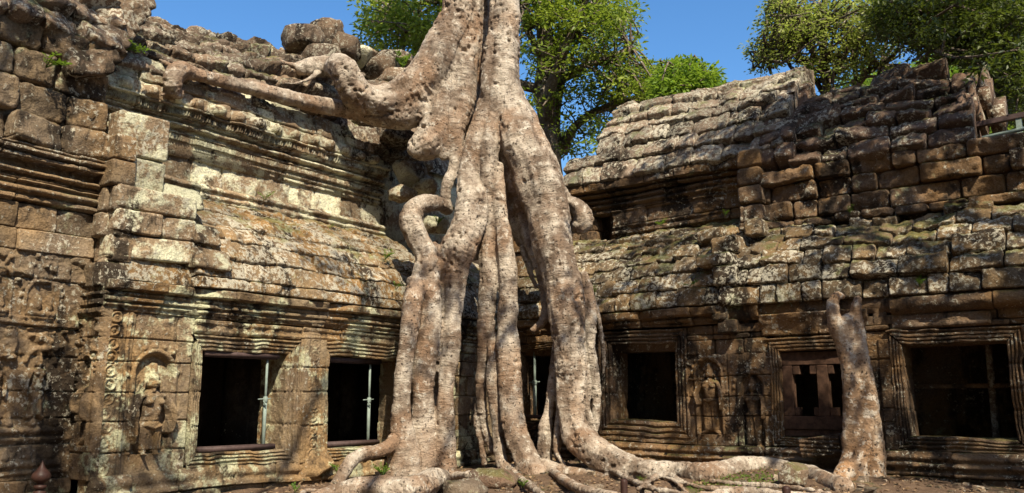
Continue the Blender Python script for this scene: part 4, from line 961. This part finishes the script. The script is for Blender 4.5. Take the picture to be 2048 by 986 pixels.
# ---------------------------------------------------------------- props and timber in the windows
def prop_left(y, z0, z1, x, y0, y1, label):
    r = empty('window_prop', (x, y, z0), label, 'support prop', 'steel props standing in the left windows')
    mb = MB(); mb.tube([(x, y, z0), (x, y - .0, z0 + (z1 - z0) * .52)], [.024, .024], 14); put(mb.build('outer_tube', M_METAL), r)
    mb = MB(); mb.tube([(x, y, z0 + (z1 - z0) * .5), (x, y, z1)], [.017, .017], 14); put(mb.build('inner_tube', M_METAL), r)
    zc = z0 + (z1 - z0) * .52; mb = MB(); mb.tube([(x, y, zc - .04), (x, y, zc + .03)], [.031, .031], 12); mb.tube([(x - .02, y - .10, zc), (x + .02, y + .07, zc + .01)], [.008, .008], 6)
    mb.tube([(x + .04, y - .06, zc - .02), (x + .04, y - .02, zc - .09)], [.008, .008], 6); put(mb.build('collar', M_METAL), r)
    for nm, z in (('head_beam', z1 + .03), ('sole_beam', z0 - .03)):
        mb = MB(); mb.box((x - .06, y0, z - .028), (x + .06, y1, z + .028)); mb.box((x - .055, y0 + .01, z + .028), (x + .055, y1 - .01, z + .034)); mb.box((x+.02, y0 + .01, z - .045), (x + .03, y1 - .01, z - .028)); put(mb.build(nm, M_RUST), r)
prop_left(-4.93, .88, 1.98, -.10, -5.90, -4.78, 'grey-green steel prop with clamp in the lit window nearest the tower')
prop_left(-3.03, .86, 1.98, -.14, -3.90, -2.85, 'grey-green steel prop with clamp in the window beside the bent root')
prop_left(-1.0, .9, 1.0, -.14, -1.1, -.9, '') if False else None
r = empty('window_prop', (.62, .12, 1.16), 'green steel prop in the narrow window behind the fig roots', 'support prop')
mb = MB(); mb.tube([(.66, .12, 1.19), (.66, .12, 1.75)], [.032, .032], 14); put(mb.build('outer_tube', M_METAL), r)
mb = MB(); mb.tube([(.66, .12, 1.7), (.66, .12, 2.27)], [.022, .022], 14); put(mb.build('inner_tube', M_METAL), r)
mb = MB(); mb.tube([(.66, .12, 1.70), (.66, .12, 1.77)], [.042, .042], 12); mb.tube([(.55, .10, 1.74), (.75, .14, 1.75)], [.010, .010], 6); put(mb.build('collar', M_METAL), r)
mb = MB(); mb.box((.44, .05, 1.13), (1.06, .19, 1.19)); put(mb.build('sole_beam', M_RUST), r)
# timber frame
r = empty('timber_brace', (5.5, .15, .95), 'dark red timber frame wedged in the window behind the root stump', 'timber frame')
def beam(nm, a, b, par=None, y=.16, t=.07):
    mb = MB(); (x0, z0), (x1, z1) = a, b
    n = 14; W_ = .006
    for (p, q) in (((x0, y - t, z0), (x1, y + t, z1)),): mb.box(p, q)
    o = put(mb.build(nm, M_WOOD, smooth=False), r); m_ = o.modifiers.new('b', 'BEVEL'); m_.width = .008; m_.segments = 2; return o
beam('top_beam', (4.985, 1.93), (6.015, 2.11)); beam('bottom_beam', (4.985, 1.04), (6.015, 1.22), y=.155); beam('sill_beam', (4.985, .94), (6.015, 1.035), y=.18)
beam('post', (5.0, 1.224), (5.15, 1.925)); beam('post', (5.49, 1.224), (5.64, 1.925)); beam('post', (5.88, 1.224), (6.01, 1.925))
beam('corner_block', (5.153, 1.80), (5.25, 1.924), y=.17); beam('corner_block', (5.393, 1.80), (5.487, 1.924), y=.17); beam('corner_block', (5.643, 1.80), (5.72, 1.924), y=.17)
beam('corner_block', (5.153, 1.226), (5.22, 1.34), y=.17); beam('corner_block', (5.42, 1.226), (5.487, 1.34), y=.17); beam('corner_block', (5.643, 1.226), (5.75, 1.34), y=.17)
# steel bracing at the broken roof end
r = empty('steel_brace', (8.1, 1.6, 4.95), 'rust-brown steel beams and pipe at the broken end of the far right roof', 'steel brace')
mb = MB(); mb.obox((8.0, 1.4, 5.38), (.42, .0, .02), (0, .05, 0), (0, 0, .035)); put(mb.build('beam', M_RUST, smooth=False), r)
mb = MB(); mb.obox((8.12, 1.4, 5.24), (.035, 0, 0), (0, .035, 0), (0, 0, .12)); put(mb.build('post', M_METAL, smooth=False), r)
mb = MB(); mb.tube([(7.7, 1.0, 5.04), (8.9, 1.1, 5.16)], [.03, .03], 10); put(mb.build('pipe', M_METAL), r)
# walkway posts at the bottom of the view
P, t = at(82, 957, 8.6)
mb = MB(); prof = [(-.95,.085),(-.30,.085),(-.25,.085),(-.24,.062),(-.22,.062),(-.21,.088),(-.19,.092),(-.17,.088),(-.16,.060),(-.14,.060),(-.13,.086),(-.11,.09),(-.09,.086),(-.08,.05),(-.06,.05),(-.045,.085),(-.01,.125),(.03,.135),(.07,.118),(.11,.080),(.145,.048),(.18,.028),(.215,.012),(.24,.003)]
k_ = F / t
a = np.linspace(0, 2*np.pi, 33); zz = np.array([q[0] for q in prof]) * .74; rr = np.array([q[1] for q in prof]) * .68
G = np.stack([P[0] + rr[:, None]*np.cos(a), P[1] + rr[:, None]*np.sin(a), P[2] + zz[:, None] + 0*a], -1); mb.grid(G, flip=True)
tag(mb.build('finial_post', M_POST), 'dark turned wooden post with onion-shaped finial at the bottom left', 'post')
for (x, y, d, w_, h_, lb) in ((1248, 972, 8.2, .035, .075, 'short dark post top in front of the curved ground root'), (1573, 986, 8.2, .04, .05, 'short dark post top near the ochre stone at the bottom edge')):
    P, t = at(x, y, d); mb = MB()
    a = np.linspace(0, 2*np.pi, 25); zz = np.array([-.9, .04, .06, .07]); rr = np.array([1, 1, .8, .05]) * w_
    mb.grid(np.stack([P[0] + rr[:, None]*np.cos(a), P[1] + rr[:, None]*np.sin(a), P[2] + zz[:, None] + 0*a], -1), flip=True)
    tag(mb.build('short_post', M_POST), lb, 'post')
# ---------------------------------------------------------------- leaves
def leaves(mb, Cn, n, size, rad, rg, flat=.45, droop=0.0, tone=(0, 1), asp=.42, hang=False):
    """n leaves spread in a flattened clump round each centre in Cn"""
    Cn = np.asarray(Cn, float); k = len(Cn); c = np.repeat(Cn, n, 0); N_ = len(c)
    d = rg.normal(size=(N_, 3)); d /= np.linalg.norm(d, axis=1)[:, None]; rr = rg.random(N_) ** .5
    off = d * (rr * (rad if np.ndim(rad) == 0 else np.repeat(rad, n)))[:, None]; off[:, 2] *= flat
    off[:, 2] -= droop * np.hypot(off[:, 0], off[:, 1])
    p = c + off
    ax = d + rg.normal(size=(N_, 3)) * .7; ax[:, 2] = ax[:, 2] * .5 - .25
    if hang: ax[:, 2] -= .8
    ax /= np.linalg.norm(ax, axis=1)[:, None]
    nr = rg.normal(size=(N_, 3)) * .6; nr[:, 2] += 1; sd = np.cross(ax, nr); sd /= np.linalg.norm(sd, axis=1)[:, None] + 1e-9
    L = size * rg.uniform(.65, 1.3, N_)[:, None]; W_ = L * asp; up = np.cross(sd, ax)
    V = np.stack([p, p + ax * L * .45 + sd * W_ * .5 + up * L * .05, p + ax * L, p + ax * L * .45 - sd * W_ * .5 + up * L * .05], 1).reshape(-1, 3)
    ct = np.repeat(rg.uniform(0, 1, k), n) * .5 + rg.uniform(0, 1, N_) * .5
    tn = tone[0] + (tone[1] - tone[0]) * ct
    mb.quads(V, np.arange(N_ * 4).reshape(-1, 4), np.repeat(tn, 4))
def limb(mb, pts, r0, r1, n=8, seed=0):
    c = catmull(pts, .35); k = len(c); c = c + np.r_[np.zeros((1, 3)), np.stack([noise(c[1:], .9, 1 + seed), noise(c[1:], .9, 2 + seed), noise(c[1:], .9, 3 + seed)], -1) * .12]
    mb.tube(c, np.linspace(r0, r1, k), n, wob=.25, seed=seed)
def make_tree(name, label, depth, trunkpx, limbs, blobs, lmat, nc, nl, lsize, crad, seed, group=None, base_to=0.0, trad=.3, twig=.5, extra=None, tmat=None, flat=.45, hang=False, cat='tree'):
    """trunkpx: pixels on the trunk; blobs: (x, y, rx, ry, weight) patches of the crown, each given depth"""
    rg = np.random.default_rng(seed)
    T = [at(x, y, depth + (dd if len(q) else 0))[0] for (x, y, dd, *q) in [(a, b, c, 1) for (a, b, c) in trunkpx]]
    root = empty(name, (T[0][0], T[0][1], 0), label, cat, group)
    mb = MB(); T0 = [np.array([T[0][0], T[0][1], -.3])] + T; limb(mb, T0, trad * 1.25, trad * .45, 12, seed)
    put(mb.build('trunk', tmat or M_LIMB), root)
    for li, (pts, r0, r1) in enumerate(limbs):
        Lp = [at(x, y, depth + dd)[0] for (x, y, dd) in pts]; mb = MB(); limb(mb, Lp, r0, r1, 8, seed + li); put(mb.build('limb', tmat or M_LIMB), root)
    w_ = np.array([b[4] * b[2] * b[3] for b in blobs], float); w_ /= w_.sum(); cs = []
    anchors = np.array([p for (pts, a, b) in limbs for p in [at(x, y, depth + dd)[0] for (x, y, dd) in pts]] + T[len(T)//2:])
    tw = MB()
    for b, m in zip(blobs, rg.multinomial(nc, w_)):
        for _ in range(m):
            a = rg.uniform(0, 2*np.pi); q = rg.random() ** .5; x = b[0] + b[2] * q * math.cos(a); y = b[1] + b[3] * q * math.sin(a)
            dd = rg.normal() * (b[5] if len(b) > 5 else 1.2); p = at(x, y, depth + dd)[0]; cs.append(p)
            if rg.random() < twig:
                j = np.argmin(((anchors - p) ** 2).sum(1) + rg.random(len(anchors)) * 1.5); s_ = anchors[j]; m_ = (s_ + p) / 2 + rg.normal(size=3) * .15
                tw.tube(catmull([s_, m_, p], .5), np.linspace(.035, .012, len(catmull([s_, m_, p], .5))), 5)
    if tw.n: put(tw.build('twigs', tmat or M_LIMB), root)
    mb = MB(); leaves(mb, cs, nl, lsize, crad, rg, flat=flat, hang=hang); 
    put(mb.build('crown', lmat, smooth=False), root)
    return root
M_LF1 = leaf_mat('green_leaves', (.08,.14,.014), (.34,.40,.045), .5)
M_LF2 = leaf_mat('olive_leaves', (.12,.17,.025), (.48,.50,.12), .55)
M_LF3 = leaf_mat('lime_leaves', (.10,.20,.02), (.24,.34,.03), .55)
M_LF4 = leaf_mat('shadow_toned_leaves', (.02,.035,.008), (.10,.12,.022), .35)  # greens darkened so the colour holds the top-right crown's shadow
make_tree('broadleaf_tree', 'large leafy tree with dark forked trunk behind the fig, in the gap between the roofs', 24,
    [(1105,420,0),(1100,330,0),(1098,250,0),(1090,180,0),(1092,110,0),(1085,40,0),(1080,-60,0)],
    [([(1098,260,0),(1105,180,-.5),(1125,120,-1),(1150,60,-1),(1180,-20,-1)],.20,.07), ([(1125,300,.5),(1150,250,0),(1190,220,0),(1240,205,0),(1300,190,0)],.16,.05),
     ([(1105,330,.3),(1120,290,.3),(1112,220,.3),(1120,160,.3),(1105,90,.3)],.2,.1), ([(1092,185,0),(1050,175,0),(1000,160,0),(940,130,0),(880,90,0),(820,60,0)],.17,.05),
     ([(1090,120,0),(1060,60,-.5),(1040,10,-1),(1000,-60,-1)],.12,.05), ([(1120,160,0),(1170,130,-1),(1210,120,-1),(1260,90,-1)],.12,.04), ([(880,90,0),(830,40,0),(780,30,0)],.09,.03), ([(1080,-20,0),(1000,-30,0),(880,0,0),(780,10,0)],.12,.04)],
    [(790,70,65,70,1.1),(770,20,50,40,1),(850,30,60,60,1),(860,110,60,55,.9),(1150,10,120,50,1.25),(1120,60,90,60,1),(1200,70,75,60,1.15),(1240,35,40,35,1.1),(1090,120,60,50,.55),(1210,150,70,50,.8),(1270,170,60,55,1.2),(1320,185,45,35,1.1),(1320,170,35,40,.9),(1160,205,70,45,.5),(1210,225,45,40,.7),(1150,270,50,40,.5),(1065,230,30,60,.35),(1150,305,30,16,.4),(940,80,80,80,.5),(1000,-40,200,50,.8),(1200,265,30,30,.6)],
    M_LF1, 1200, 28, .15, .38, 5, trad=.40)
make_tree('young_tree', 'bright yellow-green treetop just above the middle of the right roof ridge', 19,
    [(1385,330,0),(1385,240,0),(1383,180,0)], [([(1385,240,0),(1365,170,0),(1350,140,0)],.05,.02),([(1384,220,0),(1405,170,0),(1412,150,0)],.05,.02)],
    [(1362,150,32,28,1,.6),(1400,158,28,20,1,.6),(1340,170,28,20,.8,.6),(1380,185,60,22,1,.6)], M_LF3, 170, 34, .15, .32, 6, trad=.09)
make_tree('broadleaf_tree', 'airy olive-leaved tree over the middle of the right gallery roof', 17,
    [(1655,330,0),(1655,220,0),(1650,120,0),(1652,40,0),(1660,-60,0)],
    [([(1652,150,0),(1610,80,0),(1580,30,0),(1560,-20,0)],.07,.03),([(1655,200,0),(1620,130,0),(1570,100,0),(1530,110,0)],.06,.02),([(1655,160,0),(1700,90,0),(1760,40,0)],.07,.03),([(1652,230,0),(1720,170,0),(1760,130,0)],.05,.02)],
    [(1590,35,60,45,1.1,.8),(1560,5,30,25,1,.8),(1540,80,40,45,1,.8),(1525,110,32,30,.8,.8),(1610,95,55,45,.9,.8),(1690,40,60,60,1,.8),(1700,110,50,35,.7,.8),(1660,150,50,30,.5,.8),(1760,60,60,60,.8,.8),(1740,140,60,25,.6,.8)],
    M_LF2, 520, 24, .085, .26, 7, trad=.13, twig=.7)
make_tree('broadleaf_tree', 'dark spreading tree filling the top right corner above the broken roof', 15,
    [(2085,420,0),(2060,250,0),(2010,120,0),(1960,20,0),(1930,-60,0)],
    [([(2060,250,0),(1990,170,0),(1920,110,0),(1860,90,0)],.08,.03),([(2030,170,0),(2040,80,0),(2060,0,0)],.08,.03),([(1985,70,0),(1900,50,0),(1820,30,0)],.07,.02)],
    [(1850,30,90,50,1,.9),(1790,20,50,50,1,.8),(1860,85,60,30,.9,.8),(1950,40,80,50,1.2,.9),(2020,60,60,60,1.3,.9),(2000,130,60,40,1.2,.9),(1950,105,45,25,.8,.7),(2040,190,30,60,1.2,.9),(2045,60,40,80,1.2,.9),(2050,150,30,60,1.1,.9),(1900,-30,150,40,1,1)],
    M_LF4, 1200, 34, .10, .28, 8, trad=.16, twig=.4)
make_tree('broadleaf_tree', 'sunlit green tree farther off behind the broken end of the right roof', 30,
    [(1990,420,0),(1985,300,0),(1980,180,0)], [([(1985,260,0),(1950,180,0)],.10,.04),([(1985,260,0),(2030,180,0)],.10,.04)],
    [(1950,150,70,45,1,1.5),(1930,120,50,25,1,1.5),(2000,200,60,60,1,1.5),(2040,240,40,40,1,1.5),(1880,150,50,40,.8,1.5),(1760,160,60,30,.45,1.5)], M_LF3, 700, 34, .22, .5, 9, trad=.25)

# ---------------------------------------------------------------- tall trees round the courtyard behind the viewer: two dapple the walls, an added ring cuts sky light
SUNV = np.array([SX * ce, SY * ce, math.sin(SUN_EL)]); 
def shade_tree(label, patches, seed, nl=34, lsize=.22, trunk=None, crad=.44):
    rg = np.random.default_rng(seed); root = empty('canopy_tree', (trunk[0], trunk[1], 0), label, 'tree', 'trees standing around the courtyard')
    mb = MB(); top = np.array([trunk[0], trunk[1], trunk[2]]); limb(mb, [(trunk[0], trunk[1], -.3), (trunk[0] + .2, trunk[1], trunk[2] * .5), top], .35, .18, 12, seed); put(mb.build('trunk', M_LIMB), root)
    cs = []
    for (c, r, n) in patches:
        c = np.array(c, float); lm = MB(); limb(lm, [top - (0, 0, 1.5), (top + c) / 2 + (0, 0, .3), c], .12, .04, 7, seed); put(lm.build('limb', M_LIMB), root)
        q = rg.normal(size=(n, 3)); q /= np.linalg.norm(q, axis=1)[:, None]; q *= (rg.random(n) ** .4)[:, None]; cs += list(c + q * np.array(r))
    mb = MB(); leaves(mb, cs, nl, lsize, crad, rg); put(mb.build('crown', M_LF1, smooth=False), root)
def over(x, y, z, h):                 # a point h metres up towards the sun from (x, y, z)
    t = h / SUNV[2]; return np.array([x, y, z]) + SUNV * t
shade_tree('tall canopy tree to the right of the courtyard, out of the picture', [
    (over(7.2, 0, 1.6, 9.5), (2.2, 1.5, .9), 19), (over(4.6, 0, 1.5, 9.0), (2.0, 1.4, .9), 16), (over(6.6, 1, 4.4, 7.0), (1.6, 1.2, .7), 17), (over(2.6, 0, 2.6, 10.0), (1.4, 1.2, .8), 13), (over(6.3, 1.5, 6.0, 6.5), (1.5, 1.0, .7), 22),
    (over(3.3, 1.1, 4.7, 7.5), (1.4, .9, .6), 12), (over(4.9, 1.2, 6.0, 6.6), (.7, .8, .6), 22)], 21, trunk=(18.5, -5.5, 9))
shade_tree('tall canopy tree behind the viewer, out of the picture', [
    (over(0, -9.0, 2.2, 10.5), (1.5, 1.5, .9), 15), (over(0, -6.9, .9, 11.5), (.9, .8, .6), 5), (over(-1, -7.9, 5.6, 8.5), (.9, .9, .6), 7), (over(0, -3.3, 3.1, 9.5), (1.6, 1.6, .7), 5), (over(1.2, -1.6, 2.3, 10), (1.4, 1.2, .8), 6)], 22, trunk=(13.5, -18.5, 9))

for i, (ang, d, lb) in enumerate(((-25, 27, 'added broad jungle tree beyond the right end of the courtyard, out of the picture'), (-62, 26, 'first added jungle tree behind the viewer to the right, out of the picture'), (-90, 25, 'added jungle tree straight behind the viewer, out of the picture'),
        (-118, 26, 'added jungle tree behind the viewer to the left, out of the picture'), (-146, 27, 'added jungle tree beyond the left end of the courtyard, out of the picture'))):
    x, y = 4 + d * math.cos(R(ang)), -4 + d * math.sin(R(ang)); rg = np.random.default_rng(90 + i)  # unseen ring of trees, added to block low sky light
    root = empty('canopy_tree', (x, y, 0), lb, 'tree', 'trees standing around the courtyard'); mb = MB(); limb(mb, [(x, y, -.3), (x, y, 5), (x + .4, y, 12)], .4, .15, 10, i); put(mb.build('trunk', M_LIMB), root)
    q = rg.normal(size=(520, 3)); q /= np.linalg.norm(q, axis=1)[:, None]; q *= (rg.random(520) ** .33)[:, None]
    mb = MB(); leaves(mb, np.array([x, y, 11.5]) + q * (7.5, 7.5, 11), 22, .8, 1.4, rg); put(mb.build('crown', M_LF4, smooth=False), root)

rg = np.random.default_rng(55); q = rg.normal(size=(150, 3)); q /= np.linalg.norm(q, axis=1)[:, None]; q *= (rg.random(150) ** .4)[:, None]
mb = MB(); leaves(mb, np.array([2.3, -3.8, 19.5]) + q * (3.6, 3.8, 2.0), 30, .45, 1.1, rg); put(mb.build('crown', M_LF1, smooth=False), fig)  # unseen crown, added and placed to block sky light from overhead

# ---------------------------------------------------------------- small plants
M_FERN = leaf_mat('fern_green', (.07,.14,.015), (.17,.28,.03), .5)
def plant(px_, py_, spec, size, label, name='weed', cat='plant', seed=0, n=7, up=1.0, out=(0, 0, 0), group=None):
    P, t = at(px_, py_, spec); rg = np.random.default_rng(seed); root = empty(name, P, label, cat, group); st = MB(); lf = MB()
    out = np.array(out, float)
    for i in range(n):
        a = rg.uniform(0, 2*np.pi); d = np.array([math.cos(a), math.sin(a), 0]) * .6 + out + np.array([0, 0, up]); d /= np.linalg.norm(d)
        L = size * rg.uniform(.6, 1.1); c = np.array([P, P + d * L * .5, P + d * L * .95 + (0, 0, -L * .22)]); c = catmull(c, L / 8)
        st.tube(c, np.linspace(size * .018, size * .006, len(c)), 4)
        for q in c[2:]:
            for s_ in (-1, 1):
                sd = np.cross(d, [0, 0, 1.]); sd = sd / (np.linalg.norm(sd) + 1e-6) * s_; Lf = size * .20 * rg.uniform(.7, 1.2)
                ax = sd * .8 + d * .5 + rg.normal(size=3) * .25; ax /= np.linalg.norm(ax); wv = np.cross(ax, [.2, .1, 1.]); wv /= np.linalg.norm(wv)
                lf.quads([q, q + ax * Lf * .5 + wv * Lf * .22, q + ax * Lf, q + ax * Lf * .5 - wv * Lf * .22], [(0, 1, 2, 3)], rg.random())
    put(st.build('stems', M_FERN), root); put(lf.build('leaves', M_FERN, smooth=False), root)
plant(232,105,('x',-.75),.42,'fern drooping from the roof corner near the top left',seed=1,out=(.6,.3,0),up=.5,n=10,name='fern',cat='fern')
plant(92,135,('x',-.3),.34,'small bright fern on the tower wall at the upper left',seed=2,out=(.6,.3,0),up=.6,n=6,name='fern',cat='fern')
plant(805,140,('x',-1.6),.50,'upright green grass tuft beside the trunk above the bent root',seed=3,n=12,up=1.6,name='grass_tuft',cat='grass tuft')
plant(875,450,('x',.05),.22,'small fern on the mossy stone inside the hooked root',seed=4,out=(.5,-.3,0),n=8,name='fern',cat='fern')
plant(770,520,('x',-.12),.26,'weed on the vault just left of the forked root',seed=5,out=(.5,0,0),n=7)
plant(660,458,('x',-.6),.12,'tiny weed in the middle of the left vault',seed=6,n=5)
plant(530,400,('x',-1.02),.20,'little creeper below the moulded band left of the fig',seed=7,n=6,up=.8)
plant(792,580,('x',.25),.18,'weed beside the knobbed root at the eave',seed=8,n=6,out=(.4,0,0))
plant(1190,590,('y',-.30),.22,'weed at the eave just right of the thick root',seed=9,n=8,out=(0,-.4,0))
plant(1380,572,('y',-.16),.22,'hanging weed above the moulded window',seed=10,n=7,out=(0,-.5,0),up=.3)
plant(1322,452,('y',.95),.20,'weed under the right cornice above the moulded window',seed=11,n=7,out=(0,-.4,0),up=.6)
plant(1450,432,('y',.8),.16,'weed growing left of the rough corner stones on the right gallery',seed=12,n=6)
plant(1700,428,('y',.7),.18,'weed in the ledge joint over the root stump',seed=13,n=6)
plant(1840,575,('y',-.10),.22,'yellowish fern on the eave above the far right window',seed=14,n=6,out=(0,-.5,0),name='fern',cat='fern')
plant(765,955,('z',.42),.26,'leafy weed between the left ground roots',seed=15,n=12)
plant(803,945,('z',.42),.24,'taller leafy weed right of its neighbour between the left ground roots',seed=16,n=9,up=1.5)
plant(855,980,('z',.42),.20,'seedling on the pale foreground root',seed=17,n=6)
plant(675,948,('x',.35),.20,'weed at the wall base beside the bent root',seed=18,n=8)
plant(590,985,('z',.36),.16,'low weed at the bottom edge below the second window',seed=19,n=8)
plant(1045,976,('z',.42),.18,'weed tuft right of the brown rock at the bottom',seed=20,n=8)
plant(1285,968,('z',.42),.14,'weed tuft beside the short dark post top',seed=21,n=7)
plant(1128,915,('z',.45),.14,'weed tuft behind the base of the thickest root',seed=22,n=7)
plant(740,985,('z',.42),.0001,'',seed=1,n=1) if False else None
rg = np.random.default_rng(77); cs = []
for _ in range(260):
    x = rg.uniform(1380, 1560); y = 962 + rg.normal() * 5 + (x - 1500) ** 2 * 4e-4; P, t = at(x, y, ('z', .44)); P[2] = gz(P[0], P[1]); cs.append(P)
mb = MB(); leaves(mb, cs, 10, .035, .05, rg, flat=.4); tag(mb.build('ground_cover', M_FERN, smooth=False), 'patch of bright low green growth between the ground roots', 'ground cover', kind='stuff')
mb = MB()
for _ in range(700):
    x, y = rg.uniform(.2, 8.6), -rg.uniform(.1, 1) ** 1.3 * 6; s_ = rg.uniform(.008, .03) * (1 + (rg.random() < .08) * 1.2); z = gz(x, y) + s_ * .3
    q = rg.normal(size=(8, 3)) * .28 + np.array([(i, j, k_) for k_ in (-1, 1) for (i, j) in ((-1,-1),(1,-1),(1,1),(-1,1))]); q[:, 2] *= .6
    mb.quads(np.array([x, y, z]) + q * s_, [(3,2,1,0),(4,5,6,7),(0,1,5,4),(1,2,6,5),(2,3,7,6),(3,0,4,7)], rg.uniform(-1, 1))
tag(mb.build('stone_chips', M_RK, smooth=False), 'small broken stone chips strewn over the earth', 'stone chips', kind='stuff')
cs = []
for _ in range(1400):
    x, y = rg.uniform(.3, 8.5), rg.uniform(-6, -.1); cs.append((x, y, gz(x, y) + .01))
k = N('fallen_leaf_brown'); t_ = k.attr('tone'); k.l(k.mix(t_, (.10,.06,.03), (.33,.22,.13)), k.b.inputs['Base Color'])
mb = MB(); leaves(mb, cs, 5, .06, .22, rg, flat=.06); tag(mb.build('leaf_litter', k.m, smooth=False), 'dry brown fallen leaves scattered over the earth', 'leaf litter', kind='stuff')
